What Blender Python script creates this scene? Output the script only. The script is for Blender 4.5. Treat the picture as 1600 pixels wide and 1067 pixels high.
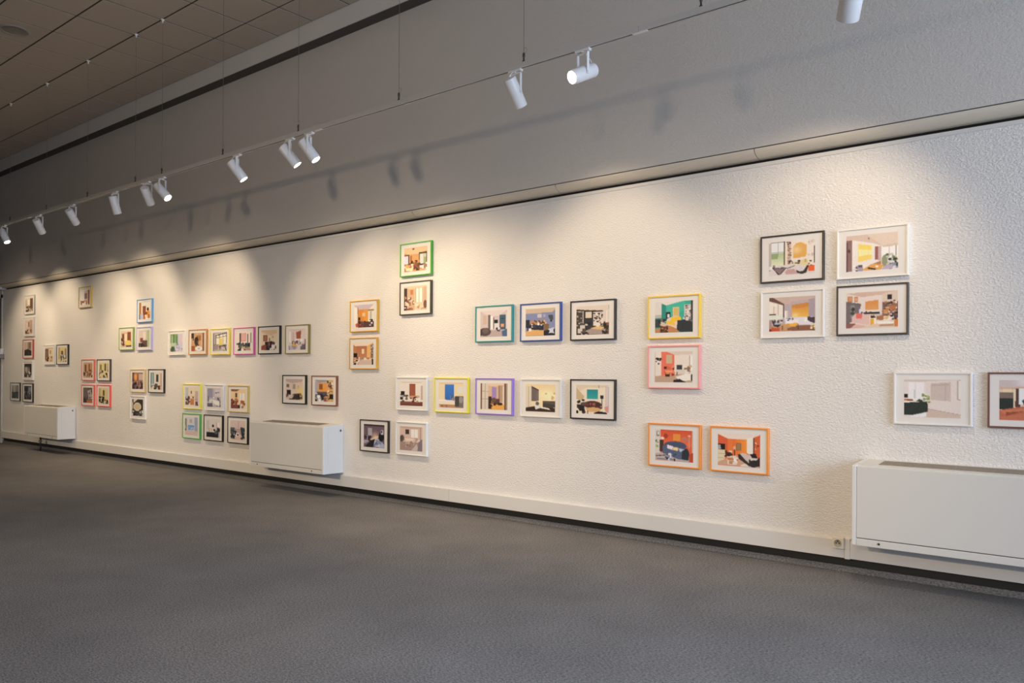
import bpy, bmesh, math, random
import numpy as np
from mathutils import Vector, Matrix

# ---------------------------------------------------------------- clear
for o in list(bpy.data.objects):
    bpy.data.objects.remove(o, do_unlink=True)
SC = bpy.context.scene
COL = SC.collection
PI = math.pi

# ---------------------------------------------------------------- camera
F_PX = 1263.1
YAW, PITCH, ROLL = math.radians(-39.42), math.radians(0.086), math.radians(0.32)
CAM = Vector((0.0, -5.4428, 1.269))
cd = bpy.data.cameras.new('camera')
cam = bpy.data.objects.new('camera', cd)
COL.objects.link(cam)
fw = Vector((math.sin(YAW) * math.cos(PITCH), math.cos(YAW) * math.cos(PITCH), math.sin(PITCH)))
rt = Vector((math.cos(YAW), -math.sin(YAW), 0))
up = rt.cross(fw)
r2 = rt * math.cos(ROLL) + up * math.sin(ROLL)
u2 = -rt * math.sin(ROLL) + up * math.cos(ROLL)
M = Matrix((r2, u2, -fw)).transposed().to_4x4()
M.translation = CAM
cam.matrix_world = M
cd.sensor_width = 36.0
cd.lens = F_PX / 1600 * 36.0
cd.shift_y = 51.08 / 1600
cd.clip_end = 100
SC.camera = cam

# ---------------------------------------------------------------- view, world, daylight
SC.view_settings.view_transform = 'Standard'
SC.view_settings.look = 'None'
SC.view_settings.exposure = 0.0
SC.view_settings.gamma = 1.0
SC.view_settings.use_curve_mapping = False
w = bpy.data.worlds.new('world')
SC.world = w
w.use_nodes = True
w.node_tree.nodes['Background'].inputs[0].default_value = (0.55, 0.65, 0.8, 1)
w.node_tree.nodes['Background'].inputs[1].default_value = 0.05


def area(name, loc, rot, sx, sy, power, col):
    l = bpy.data.lights.new(name, 'AREA')
    l.shape = 'RECTANGLE'
    l.size, l.size_y, l.energy, l.color = sx, sy, power, col
    o = bpy.data.objects.new(name, l)
    o.location, o.rotation_euler = loc, rot
    COL.objects.link(o)
    return o


DAY = (0.665, 0.79, 1.0)
# assumed glazed end of the hall, unseen to the right of the picture
area('assumed_window_end', (5.9, -3.6, 2.2), (0, math.radians(90), 0), 3.6, 6.0, 610, DAY)
# assumed window front, unseen behind the camera
area('assumed_window_front', (1.6, -8.6, 1.2), (math.radians(90), 0, 0), 6.0, 2.0, 20, DAY)
# unseen narrow-spread light added to put a bluish patch on the carpet
wd = area('added_carpet_light', (5.4, -3.5, 2.7), (0, 0, 0), 1.8, 2.0, 62, DAY)
wd.rotation_euler = (Vector((-2.0, -3.1, 0.0)) - Vector(wd.location)).to_track_quat('-Z', 'Y').to_euler()
wd.data.spread = math.radians(46)
# assumed lamp on an unseen opposite light track
ol = area('assumed_opposite_lamp', (-6.4, -8.6, 2.9), (0, 0, 0), 0.45, 0.45, 46, (1.0, 0.76, 0.51))
ol.rotation_euler = (Vector((-5.0, -0.1, 2.0)) - Vector(ol.location)).to_track_quat('-Z', 'Y').to_euler()
ol.data.spread = math.radians(145)

# unseen fill spots added to lift the lower wall, two placed by glass highlights
for k, (ox, ow) in enumerate(((-15.0, 440), (-11.1, 400), (-9.05, 330), (-6.1, 500), (-2.9, 500), (-0.4, 240))):
    sl = bpy.data.lights.new('opposite_fill_spot', 'SPOT')
    sl.energy, sl.color, sl.spot_size, sl.spot_blend, sl.shadow_soft_size = ow, (1.0, 0.79, 0.56), math.radians(44), 1.0, 0.06
    so_ = bpy.data.objects.new('opposite_fill_spot', sl)
    so_.location = (ox, -8.0, 2.7)
    so_.rotation_euler = (Vector((ox, 0, 0.5)) - Vector(so_.location)).to_track_quat('-Z', 'Y').to_euler()
    COL.objects.link(so_)

SPOT_COL = (1.0, 0.765, 0.505)
SPOT_W = 70.0


# ---------------------------------------------------------------- helpers
def s2l(c):
    return c / 12.92 if c <= 0.04045 else ((c + 0.055) / 1.055) ** 2.4


def hexl(h):
    h = h.lstrip('#')
    return tuple(s2l(int(h[i:i + 2], 16) / 255) for i in (0, 2, 4))


MATS = {}


def mat(name, col, rough=0.5, metal=0.0, spec=0.5, emit=None, estr=0.0):
    if name in MATS:
        return MATS[name]
    m = bpy.data.materials.new(name)
    m.use_nodes = True
    b = m.node_tree.nodes['Principled BSDF']
    b.inputs['Base Color'].default_value = (*col, 1)
    b.inputs['Roughness'].default_value = rough
    b.inputs['Metallic'].default_value = metal
    b.inputs['Specular IOR Level'].default_value = spec
    if emit:
        b.inputs['Emission Color'].default_value = (*emit, 1)
        b.inputs['Emission Strength'].default_value = estr
    MATS[name] = m
    return m


def nd(m, t, **kw):
    n = m.node_tree.nodes.new(t)
    for k, v in kw.items():
        setattr(n, k, v)
    return n


def lk(m, a, b):
    m.node_tree.links.new(a, b)


def new_mesh(name, bm, material=None, parent=None, smooth=False, loc=None):
    me = bpy.data.meshes.new(name)
    bm.normal_update()
    if smooth:
        for f in bm.faces:
            f.smooth = True
    bm.to_mesh(me)
    bm.free()
    if material:
        me.materials.append(material)
    o = bpy.data.objects.new(name, me)
    COL.objects.link(o)
    if parent:
        o.parent = parent
    if loc:
        o.location = loc
    return o


def inst(o, parent=None, loc=(0, 0, 0), rotz=0.0):
    c = o.copy()
    COL.objects.link(c)
    c.parent = parent
    c.location = loc
    c.rotation_euler = (0, 0, rotz)
    return c


def bx(bm, x0, x1, y0, y1, z0, z1, bev=0.0, mi=0):
    v = [bm.verts.new(p) for p in ((x0, y0, z0), (x1, y0, z0), (x1, y1, z0), (x0, y1, z0),
                                   (x0, y0, z1), (x1, y0, z1), (x1, y1, z1), (x0, y1, z1))]
    fs = [bm.faces.new([v[i] for i in q]) for q in
          ((3, 2, 1, 0), (4, 5, 6, 7), (0, 1, 5, 4), (1, 2, 6, 5), (2, 3, 7, 6), (3, 0, 4, 7))]
    for f in fs:
        f.material_index = mi
    if bev > 0:
        es = list({e for f in fs for e in f.edges})
        bmesh.ops.bevel(bm, geom=es, offset=bev, segments=2, profile=0.6, affect='EDGES')
    return fs


def box(name, x0, x1, y0, y1, z0, z1, material, parent=None, bev=0.0):
    bm = bmesh.new()
    bx(bm, x0, x1, y0, y1, z0, z1, bev)
    return new_mesh(name, bm, material, parent)


def lathe(bm, prof, axis_from=Vector((0, 0, 0)), axis_dir=Vector((0, 0, 1)), n=32):
    """prof: list of (radius, height); closed at radius 0 ends"""
    z = axis_dir.normalized()
    x = z.orthogonal().normalized()
    y = z.cross(x)
    rings = []
    for r, h in prof:
        c = axis_from + z * h
        if r < 1e-6:
            rings.append([bm.verts.new(c)])
        else:
            rings.append([bm.verts.new(c + (x * math.cos(2 * PI * k / n) + y * math.sin(2 * PI * k / n)) * r) for k in range(n)])
    for a, b in zip(rings, rings[1:]):
        for k in range(n):
            if len(a) == 1 and len(b) == 1:
                continue
            if len(a) == 1:
                bm.faces.new((a[0], b[k], b[(k + 1) % n]))
            elif len(b) == 1:
                bm.faces.new((a[k], a[(k + 1) % n], b[0]))
            else:
                bm.faces.new((a[k], a[(k + 1) % n], b[(k + 1) % n], b[k]))


def tube(bm, pts, r, n=8):
    pts = [Vector(p) for p in pts]
    rings = []
    for i, p in enumerate(pts):
        t = (pts[min(i + 1, len(pts) - 1)] - pts[max(i - 1, 0)]).normalized()
        x = t.orthogonal().normalized()
        if rings:
            x = (px - t * px.dot(t)).normalized()
        px = x
        y = t.cross(x)
        rings.append([bm.verts.new(p + (x * math.cos(2 * PI * k / n) + y * math.sin(2 * PI * k / n)) * r) for k in range(n)])
    for a, b in zip(rings, rings[1:]):
        for k in range(n):
            bm.faces.new((a[k], a[(k + 1) % n], b[(k + 1) % n], b[k]))
    bm.faces.new(rings[0][::-1])
    bm.faces.new(rings[-1])


def empty(name, loc=(0, 0, 0)):
    o = bpy.data.objects.new(name, None)
    o.empty_display_size = 0.1
    o.location = loc
    COL.objects.link(o)
    return o


def tag(o, label, cat, group=None):
    o['label'] = label
    o['category'] = cat
    if group:
        o['group'] = group
    return o


def struct(o, label=None, cat=None):
    o['kind'] = 'structure'
    if label:
        o['label'] = label
    if cat:
        o['category'] = cat
    return o


# ---------------------------------------------------------------- materials
def plaster(name, col, scale, strength, dist, mottled=0.03):
    m = mat(name, col, 0.85, spec=0.2)
    b = m.node_tree.nodes['Principled BSDF']
    tc = nd(m, 'ShaderNodeTexCoord')
    mp = nd(m, 'ShaderNodeMapping')
    mp.inputs['Scale'].default_value = (0.8, 1.0, 1.25)
    n1 = nd(m, 'ShaderNodeTexNoise')
    n1.inputs['Scale'].default_value = scale
    n1.inputs['Detail'].default_value = 3
    n1.inputs['Roughness'].default_value = 0.55
    n1.inputs['Distortion'].default_value = 0.6
    n2 = nd(m, 'ShaderNodeTexNoise')
    n2.inputs['Scale'].default_value = scale * 0.3
    n2.inputs['Detail'].default_value = 2
    mx = nd(m, 'ShaderNodeMath', operation='MULTIPLY_ADD')
    mx.inputs[1].default_value = 0.35
    rp = nd(m, 'ShaderNodeValToRGB')
    rp.color_ramp.elements[0].position = 0.36
    rp.color_ramp.elements[1].position = 0.68
    bu = nd(m, 'ShaderNodeBump')
    bu.inputs['Strength'].default_value = strength
    bu.inputs['Distance'].default_value = dist
    lk(m, tc.outputs['Object'], mp.inputs['Vector'])
    lk(m, mp.outputs['Vector'], n1.inputs['Vector'])
    lk(m, mp.outputs['Vector'], n2.inputs['Vector'])
    lk(m, n1.outputs['Fac'], rp.inputs['Fac'])
    lk(m, n2.outputs['Fac'], mx.inputs[0])
    lk(m, rp.outputs['Color'], mx.inputs[2])
    lk(m, mx.outputs[0], bu.inputs['Height'])
    lk(m, bu.outputs['Normal'], b.inputs['Normal'])
    return m


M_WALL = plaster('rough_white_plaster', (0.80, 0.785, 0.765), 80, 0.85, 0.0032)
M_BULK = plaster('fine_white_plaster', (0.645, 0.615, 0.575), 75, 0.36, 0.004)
M_PLAIN = mat('white_paint', (0.72, 0.71, 0.69), 0.6)
M_SHELL = mat('dark_brown_wall', (0.22, 0.17, 0.125), 0.7)  # unseen walls coloured dark to cut bounced light
M_TRIM = mat('off_white_paint', (0.70, 0.69, 0.665), 0.45)
M_COVE = mat('cream_cove_paint', (0.74, 0.67, 0.55), 0.55)
M_COVEJ = mat('cove_joint_shade', (0.16, 0.13, 0.10), 0.8)
M_BLACK = mat('black_skirting', (0.012, 0.013, 0.012), 0.6)
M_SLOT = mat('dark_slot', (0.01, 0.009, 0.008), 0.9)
M_UNDERSIDE = mat('dark_brown_strip', (0.085, 0.07, 0.056), 0.8)
M_TILE = mat('ceiling_tile', (0.50, 0.44, 0.37), 0.9, spec=0.2)
M_GROOVE = mat('ceiling_groove', (0.03, 0.022, 0.015), 0.9)
M_METAL = mat('white_lacquer', (0.80, 0.81, 0.82), 0.35)
M_RAIL = mat('rail_grey_white', (0.56, 0.55, 0.53), 0.5)
M_STEEL = mat('steel_wire', (0.25, 0.24, 0.22), 0.4, metal=0.8)
M_DARKMETAL = mat('dark_fitting', (0.06, 0.055, 0.05), 0.5, metal=0.5)
M_LENS = mat('lit_lens', (0.9, 0.85, 0.75), 0.4, emit=(1.0, 0.90, 0.72), estr=14.0)
M_HOUSE = mat('convector_front', (0.68, 0.67, 0.63), 0.45)
M_HOUSE2 = mat('convector_side', (0.74, 0.735, 0.71), 0.45)
M_GRILLE = mat('grille_bronze', (0.30, 0.265, 0.22), 0.45, metal=0.3)
M_SOCKET = mat('ivory_plastic', (0.74, 0.70, 0.60), 0.4)
M_MOUNT = mat('mount_board', (0.80, 0.785, 0.765), 0.85, spec=0.2)
M_DOOR = mat('dark_grey_door', (0.10, 0.105, 0.10), 0.5)

# carpet
M_CARPET = mat('grey_carpet', (0.12, 0.118, 0.12), 0.98, spec=0.08)
_m = M_CARPET
_b = _m.node_tree.nodes['Principled BSDF']
_tc = nd(_m, 'ShaderNodeTexCoord')
_n1 = nd(_m, 'ShaderNodeTexNoise')
_n1.inputs['Scale'].default_value = 130
_n1.inputs['Detail'].default_value = 4
_n1.inputs['Roughness'].default_value = 0.75
_n2 = nd(_m, 'ShaderNodeTexNoise')
_n2.inputs['Scale'].default_value = 2.2
_n2.inputs['Detail'].default_value = 3
_mp = nd(_m, 'ShaderNodeMapping')
_mp.inputs['Scale'].default_value = (0.55, 1.0, 1.0)
_r1 = nd(_m, 'ShaderNodeValToRGB')
_r1.color_ramp.elements[0].position = 0.32
_r1.color_ramp.elements[1].position = 0.70
_r1.color_ramp.elements[0].color = (0.060, 0.058, 0.058, 1)
_r1.color_ramp.elements[1].color = (0.33, 0.318, 0.31, 1)
_mx = nd(_m, 'ShaderNodeMix', data_type='RGBA', blend_type='MULTIPLY')
_mx.inputs['Factor'].default_value = 1.0
_r2 = nd(_m, 'ShaderNodeValToRGB')
_r2.color_ramp.elements[0].position = 0.3
_r2.color_ramp.elements[1].position = 0.7
_r2.color_ramp.elements[0].color = (0.84, 0.84, 0.84, 1)
_r2.color_ramp.elements[1].color = (1, 1, 1, 1)
_bu = nd(_m, 'ShaderNodeBump')
_bu.inputs['Strength'].default_value = 0.5
_bu.inputs['Distance'].default_value = 0.004
lk(_m, _tc.outputs['Object'], _mp.inputs['Vector'])
lk(_m, _mp.outputs['Vector'], _n1.inputs['Vector'])
lk(_m, _tc.outputs['Object'], _n2.inputs['Vector'])
lk(_m, _n1.outputs['Fac'], _r1.inputs['Fac'])
lk(_m, _n2.outputs['Fac'], _r2.inputs['Fac'])
lk(_m, _r1.outputs['Color'], _mx.inputs['A'])
lk(_m, _r2.outputs['Color'], _mx.inputs['B'])
lk(_m, _mx.outputs['Result'], _b.inputs['Base Color'])
lk(_m, _n1.outputs['Fac'], _bu.inputs['Height'])
lk(_m, _bu.outputs['Normal'], _b.inputs['Normal'])

# picture glass: clear with a weak mirror reflection
M_GLASS = bpy.data.materials.new('picture_glass')
M_GLASS.use_nodes = True
nt = M_GLASS.node_tree
nt.nodes.remove(nt.nodes['Principled BSDF'])
_t = nt.nodes.new('ShaderNodeBsdfTransparent')
_g = nt.nodes.new('ShaderNodeBsdfGlossy')
_g.inputs['Roughness'].default_value = 0.03
_lw = nt.nodes.new('ShaderNodeLayerWeight')
_lw.inputs['Blend'].default_value = 0.5
_pw = nt.nodes.new('ShaderNodeMath')
_pw.operation = 'POWER'
_pw.inputs[1].default_value = 5.0
_f = nt.nodes.new('ShaderNodeMath')
_f.operation = 'MULTIPLY_ADD'
_f.inputs[1].default_value = 0.5
_f.inputs[2].default_value = 0.02
nt.links.new(_lw.outputs['Facing'], _pw.inputs[0])
nt.links.new(_pw.outputs[0], _f.inputs[0])
_x = nt.nodes.new('ShaderNodeMixShader')
nt.links.new(_f.outputs[0], _x.inputs[0])
nt.links.new(_t.outputs[0], _x.inputs[1])
nt.links.new(_g.outputs[0], _x.inputs[2])
nt.links.new(_x.outputs[0], nt.nodes['Material Output'].inputs['Surface'])

# photographic print: colour comes from the print's own colour attribute
M_PRINT = mat('photo_print', (0.5, 0.5, 0.5), 0.6, spec=0.25)
_a = nd(M_PRINT, 'ShaderNodeAttribute', attribute_name='print')
lk(M_PRINT, _a.outputs['Color'], M_PRINT.node_tree.nodes['Principled BSDF'].inputs['Base Color'])

# ---------------------------------------------------------------- room shell
XL, XR, YB = -19.5, 6.0, -10.0
ZC = 4.969          # underside of the ceiling tiles
ZT = 2.758          # top of the lower wall
ZS = 4.772          # underside of the soffit

struct(box('floor', XL, XR, YB, 0.03, -0.1, 0.0, M_CARPET), 'grey heathered carpet floor of the exhibition hall', 'floor')
wall_back = struct(box('wall_back', -16.41, XR, 0.0, 0.2, 0.215, ZT - 0.026, M_WALL), 'rough white plaster wall hung with framed photographs', 'wall')
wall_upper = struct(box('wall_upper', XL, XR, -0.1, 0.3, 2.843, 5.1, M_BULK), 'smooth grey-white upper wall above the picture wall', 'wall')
struct(box('wall_left', XL - 0.2, XL, YB, 0.3, -0.1, 5.1, M_SHELL))
struct(box('wall_right', XR, XR + 0.2, YB, 0.3, -0.1, 5.1, M_SHELL))
struct(box('wall_front', XL, XR, YB - 0.2, YB, -0.1, 5.1, M_SHELL))

# soffit under the ceiling edge
sof = struct(box('trim_1', XL, XR, -0.239, -0.1, ZS, 5.05, M_PLAIN), 'pale boxed soffit running along the top of the wall', 'soffit')
box('soffit_underside', XL, XR, -0.234, -0.1005, ZS - 0.004, ZS - 0.0005, M_UNDERSIDE, sof)  # thin strip in a darker brown than the soffit it lies under

# cream rounded cove under the upper wall, in panels
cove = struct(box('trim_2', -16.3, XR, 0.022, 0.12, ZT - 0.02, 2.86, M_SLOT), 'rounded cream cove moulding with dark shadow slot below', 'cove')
joints = [-16.3, -14.16, -12.46, -10.77, -9.063, -7.351, -5.644, -3.947, -2.25, -0.55, 1.15, 2.85, 4.55, 6.0]
prof = [(-0.092, 2.837)]
for k in range(9):
    a = k / 8 * PI / 2
    prof.append((0.016 - 0.115 * math.cos(a), 2.836 - 0.056 * math.sin(a)))
prof.append((0.020, 2.80))
for a, b in zip(joints, joints[1:]):
    bm = bmesh.new()
    r0 = [bm.verts.new((a + 0.003, y, z)) for y, z in prof]
    r1 = [bm.verts.new((b - 0.003, y, z)) for y, z in prof]
    for k in range(len(prof) - 1):
        f = bm.faces.new((r0[k], r0[k + 1], r1[k + 1], r1[k]))
        f.smooth = True
    bm.faces.new(r0[::-1])
    bm.faces.new(r1)
    bmesh.ops.recalc_face_normals(bm, faces=bm.faces[:])
    cp = new_mesh('cove_panel', bm, M_COVE, cove)
    cp.data.set_sharp_from_angle(angle=math.radians(35))
# dark joint backing just behind the cove panels
for j in joints[1:-1]:
    bm = bmesh.new()
    q = [(y + 0.003, z + 0.002) for y, z in prof[1:-1]]
    r0 = [bm.verts.new((j - 0.006, y, z)) for y, z in q]
    r1 = [bm.verts.new((j + 0.006, y, z)) for y, z in q]
    for k in range(len(q) - 1):
        bm.faces.new((r0[k], r0[k + 1], r1[k + 1], r1[k]))
    new_mesh('cove_joint', bm, M_COVEJ, cove)
# where the slot stops, the upper wall comes down to the lower one
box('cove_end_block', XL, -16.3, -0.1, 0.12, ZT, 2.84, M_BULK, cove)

# capping strip of the lower wall
struct(box('trim_3', -16.41, XR, -0.006, 0.02, ZT - 0.026, ZT, M_TRIM, None, 0.002), 'narrow off-white capping strip along the wall top', 'trim')

# door edge at the far left end of the wall
dr = struct(box('door_1', -17.6, -16.47, 0.03, 0.08, 0.0, 2.62, M_DOOR), 'dark grey door at the far left wall end', 'door')
box('door_frame', -16.47, -16.41, -0.01, 0.1, 0.0, 2.68, M_TRIM, dr)
box('door_lintel', -17.66, -16.41, -0.01, 0.1, 2.62, ZT, M_TRIM, dr)
struct(box('wall_back_left', XL, -17.6, 0.0, 0.2, 0.0, ZT, M_WALL), 'rough white wall beyond the dark door', 'wall')

# trunking and skirting
duct = struct(empty('baseboard_back', (0, 0, 0)), 'off-white cable trunking over black skirting and carpet upstand', 'baseboard')
for a, b in ((-16.38, -9.55), (-9.548, -5.2), (-5.198, -1.655)):
    bm = bmesh.new()
    bx(bm, a, b, -0.03, 0.02, 0.098, 0.215, 0.004)
    new_mesh('trunking', bm, M_TRIM, duct)
box('trunking_coupler', -1.655, -1.622, -0.034, 0.02, 0.094, 0.226, M_TRIM, duct, 0.003)
bm = bmesh.new()
bx(bm, -1.622, XR, -0.03, 0.02, 0.098, 0.215, 0.004)
new_mesh('trunking', bm, M_TRIM, duct)
box('skirting', -16.38, XR, 0.018, 0.03, 0.0, 0.10, M_BLACK, duct)
bm = bmesh.new()
bx(bm, -16.38, XR, 0.0, 0.018, 0.0, 0.042, 0.006)
new_mesh('carpet_upstand', bm, M_CARPET, duct)

# ceiling: slab, grooves and single tiles
ceil = struct(box('ceiling', XL, XR, YB, -0.2, ZC + 0.0045, 5.1, M_GROOVE), 'suspended ceiling of square beige tiles with dark joints', 'ceiling')
TX, TY = 0.6047, 0.6
X0 = -8.2208
Y1 = -0.6503


def tile_mesh(wx, wy):
    bm = bmesh.new()
    bx(bm, -wx / 2, wx / 2, -wy / 2, wy / 2, 0.0, 0.004)
    es = [e for e in bm.edges if all(v.co.z < 0.001 for v in e.verts)]
    bmesh.ops.bevel(bm, geom=es, offset=0.0015, segments=1, affect='EDGES')
    return bm


proto = new_mesh('ceiling_tile', tile_mesh(TX - 0.018, TY - 0.018), M_TILE, ceil)
edge = new_mesh('ceiling_tile', tile_mesh(TX - 0.018, 0.4113 - 0.012), M_TILE, ceil)
first = {0: True, 1: True}
NX0, NX1 = -11, 14      # tiles seen one by one
for c in range(NX0, NX1 + 1):
    xc = X0 - (c - 0.5) * TX
    for j in range(0, 9):
        if j == 0:
            yc, src, k = (-0.239 + Y1) / 2, edge, 1
        else:
            yc, src, k = Y1 - (j - 0.5) * TY, proto, 0
        if first[k]:
            src.location = (xc, yc, ZC)
            first[k] = False
        else:
            inst(src, ceil, (xc, yc, ZC))
# the rest of the ceiling, out of sight
bm = bmesh.new()
xa, xb = X0 - (NX1 + 0.5) * TX + TX * 0, X0 - (NX0 - 1) * TX
bx(bm, XL, X0 - NX1 * TX - 0.01, YB, -0.245, ZC, ZC + 0.004)
bx(bm, X0 - (NX0 - 1) * TX + 0.01, XR, YB, -0.245, ZC, ZC + 0.004)
bx(bm, X0 - NX1 * TX, X0 - (NX0 - 1) * TX, YB, Y1 - 8 * TY - 0.01, ZC, ZC + 0.004)
o = new_mesh('far_ceiling_tiles', bm, M_TILE, ceil)
o['kind'] = 'stuff'

# recessed downlight
dl = tag(empty('ceiling_downlight', (-9.71, -2.13, ZC)), 'round grey recessed downlight switched off in the tiled ceiling', 'downlight')
bm = bmesh.new()
lathe(bm, [(0.118, -0.001), (0.145, -0.001), (0.147, -0.006), (0.142, -0.010), (0.120, -0.010), (0.116, -0.004), (0.118, -0.001)])
new_mesh('ring', bm, mat('downlight_ring', (0.30, 0.29, 0.27), 0.4), dl, True)
bm = bmesh.new()
lathe(bm, [(0.0, -0.003), (0.117, -0.006)])
new_mesh('reflector', bm, mat('downlight_reflector', (0.22, 0.22, 0.21), 0.22, metal=0.7), dl, True)

# ---------------------------------------------------------------- light track
YT = -1.2503
ZTB = 3.315          # underside of the track
track = tag(empty('light_track', (-6.0, YT, ZTB)), 'long slim white ceiling-hung light track carrying spotlights', 'light track')
TL = -6.0


def rail_bm(a, b):
    bm = bmesh.new()
    w2, h = 0.018, 0.034
    bx(bm, a, b, -w2, -w2 + 0.004, 0.0, h)
    bx(bm, a, b, w2 - 0.004, w2, 0.0, h)
    bx(bm, a, b, -w2 + 0.004, w2 - 0.004, h - 0.006, h)
    bx(bm, a, b, -w2 + 0.004, -0.006, 0.0, 0.003)
    bx(bm, a, b, 0.006, w2 - 0.004, 0.0, 0.003)
    return bm


cuts = [-15.8, -14.6, -11.7, -8.6, -5.56, -2.474, 0.6]
for a, b in zip(cuts, cuts[1:]):
    new_mesh('rail', rail_bm(a - TL + 0.001, b - TL - 0.001), M_RAIL, track)
    box('rail_slot', a - TL + 0.001, b - TL - 0.001, -0.006, 0.006, 0.002, 0.006, M_SLOT, track)
for c in cuts[1:-1]:
    box('coupler', c - TL - 0.05, c - TL + 0.05, -0.012, 0.012, -0.002, 0.004, M_METAL, track, 0.0008)

# suspension wires (they hang from the ceiling grid line above the track)
wires = [(-12.39, 'leftmost'), (-11.16, 'second from left'), (-9.97, 'third from left'), (-8.78, 'fourth from left, left of a close pair'),
         (-8.20, 'fifth from left, right of a close pair'), (-7.03, 'sixth from left'), (-5.84, 'seventh from left, by a pair of spotlights'),
         (-4.575, 'third from right, in the long empty stretch'), (-3.36, 'second from right, above an angled spotlight'),
         (-2.08, 'rightmost')]
zt = ZTB + 0.034
wp = None
for x, where in wires:
    r = tag(empty('suspension_wire', (x, YT, zt)), 'thin steel suspension wire of the light track, ' + where, 'wire', 'wires holding the light track')
    if wp is None:
        bm = bmesh.new()
        tube(bm, [(0, 0, 0.03), (0, 0, ZC - zt)], 0.0017, 6)
        a = new_mesh('wire', bm, M_STEEL, r)
        bm = bmesh.new()
        lathe(bm, [(0.0, 0.0), (0.011, 0.0), (0.011, 0.010), (0.006, 0.014), (0.006, 0.034), (0.0085, 0.038), (0.0085, 0.058), (0.004, 0.066), (0.0, 0.066)], n=12)
        b = new_mesh('cable_gripper', bm, M_DARKMETAL, r, True)
        bm = bmesh.new()
        lathe(bm, [(0.0, ZC - zt - 0.04), (0.006, ZC - zt - 0.04), (0.009, ZC - zt - 0.015), (0.018, ZC - zt - 0.008), (0.019, ZC - zt), (0.0, ZC - zt)], n=16)
        c = new_mesh('ceiling_clip', bm, M_METAL, r, True)
        bm = bmesh.new()
        tube(bm, [(0.0, 0, 0.062)] + [(0.012 + 0.014 * math.sin(t), 0, 0.08 - 0.018 * math.cos(t)) for t in [k * 0.5 for k in range(1, 11)]], 0.0012, 5)
        d = new_mesh('wire_tail', bm, M_STEEL, r)
        wp = (a, b, c, d)
    else:
        for q in wp:
            inst(q, r)


# ---------------------------------------------------------------- spotlights
def spot(x, az, el, label, dia=0.09, L=0.20, power=1.0, cone=89, zc=None):
    az, el = math.radians(az), math.radians(el)
    zc = 3.165 if zc is None else zc
    root = tag(empty('track_spotlight', (x, YT, zc)), label, 'spotlight', 'white cylinder spotlights on the track')
    R = dia / 2
    d = Vector((math.cos(az) * math.cos(el), math.sin(az) * math.cos(el), math.sin(el)))
    bm = bmesh.new()
    h = L / 2
    lathe(bm, [(0.0, -h), (R * 0.93, -h), (R, -h + 0.006), (R, h - 0.003), (R - 0.002, h), (R - 0.006, h), (R - 0.0085, h - 0.012), (0.0, h - 0.012)], axis_dir=d)
    body = new_mesh('lamp_body', bm, M_METAL, root)
    for p in body.data.polygons:
        p.use_smooth = True
    body.data.set_sharp_from_angle(angle=math.radians(40))
    bm = bmesh.new()
    lathe(bm, [(0.0, h - 0.0085), (R * 0.5, h - 0.009), (R - 0.0085, h - 0.011)], axis_dir=d)
    new_mesh('lens', bm, M_LENS, root, True)
    # yoke: two arms and a cross bar, turned with the lamp
    side = Vector((-math.sin(az), math.cos(az), 0))
    fwd = Vector((math.cos(az), math.sin(az), 0))
    top = ZTB - zc - 0.022
    bm = bmesh.new()
    for s in (-1, 1):
        bx(bm, -0.009, 0.009, s * (R + 0.003) - 0.002, s * (R + 0.003) + 0.002, -0.012, top)
    bx(bm, -0.009, 0.009, -R - 0.005, R + 0.005, top - 0.004, top)
    rot = Matrix((fwd, side, Vector((0, 0, 1)))).transposed()
    bmesh.ops.transform(bm, matrix=rot.to_4x4(), verts=bm.verts)
    new_mesh('yoke', bm, M_METAL, root)
    for s in (-1, 1):
        bm = bmesh.new()
        lathe(bm, [(0.0, R + 0.0052), (0.006, R + 0.0052), (0.006, R + 0.009), (0.0, R + 0.009)], axis_dir=side * s, n=12)
        new_mesh('pivot_screw', bm, M_METAL, root, False)
    bm = bmesh.new()
    bx(bm, -0.055, 0.055, -0.015, 0.015, top + 0.006, ZTB - zc + 0.001, 0.003)
    lathe(bm, [(0.014, top), (0.014, top + 0.008)], n=14)
    new_mesh('track_adapter', bm, M_METAL, root)
    # supply cable from adapter into the rear of the body
    p0 = Vector((0, 0, top + 0.006)) - fwd * 0.02
    p3 = -d * (h * 0.75) + Vector((0, 0, R * 0.9 * abs(math.cos(el))))
    p1 = p0 + Vector((0, 0, -0.03)) - fwd * 0.03
    p2 = p3 + Vector((0, 0, 0.03)) - fwd * 0.01
    pts = [((1 - t) ** 3) * p0 + 3 * t * (1 - t) ** 2 * p1 + 3 * t * t * (1 - t) * p2 + t ** 3 * p3 for t in [k / 10 for k in range(11)]]
    bm = bmesh.new()
    tube(bm, pts, 0.0028, 6)
    new_mesh('cable', bm, M_METAL, root, True)
    if power > 0:
        l = bpy.data.lights.new('spot_beam', 'SPOT')
        l.energy = SPOT_W * power
        l.color = SPOT_COL
        l.spot_size = math.radians(cone)
        l.spot_blend = 0.75
        l.shadow_soft_size = R * 0.55
        lo = bpy.data.objects.new('spot_beam', l)
        COL.objects.link(lo)
        lo.parent = root
        lo.location = d * (h + 0.004)
        lo.rotation_euler = d.to_track_quat('-Z', 'Y').to_euler()
    return root


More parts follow.
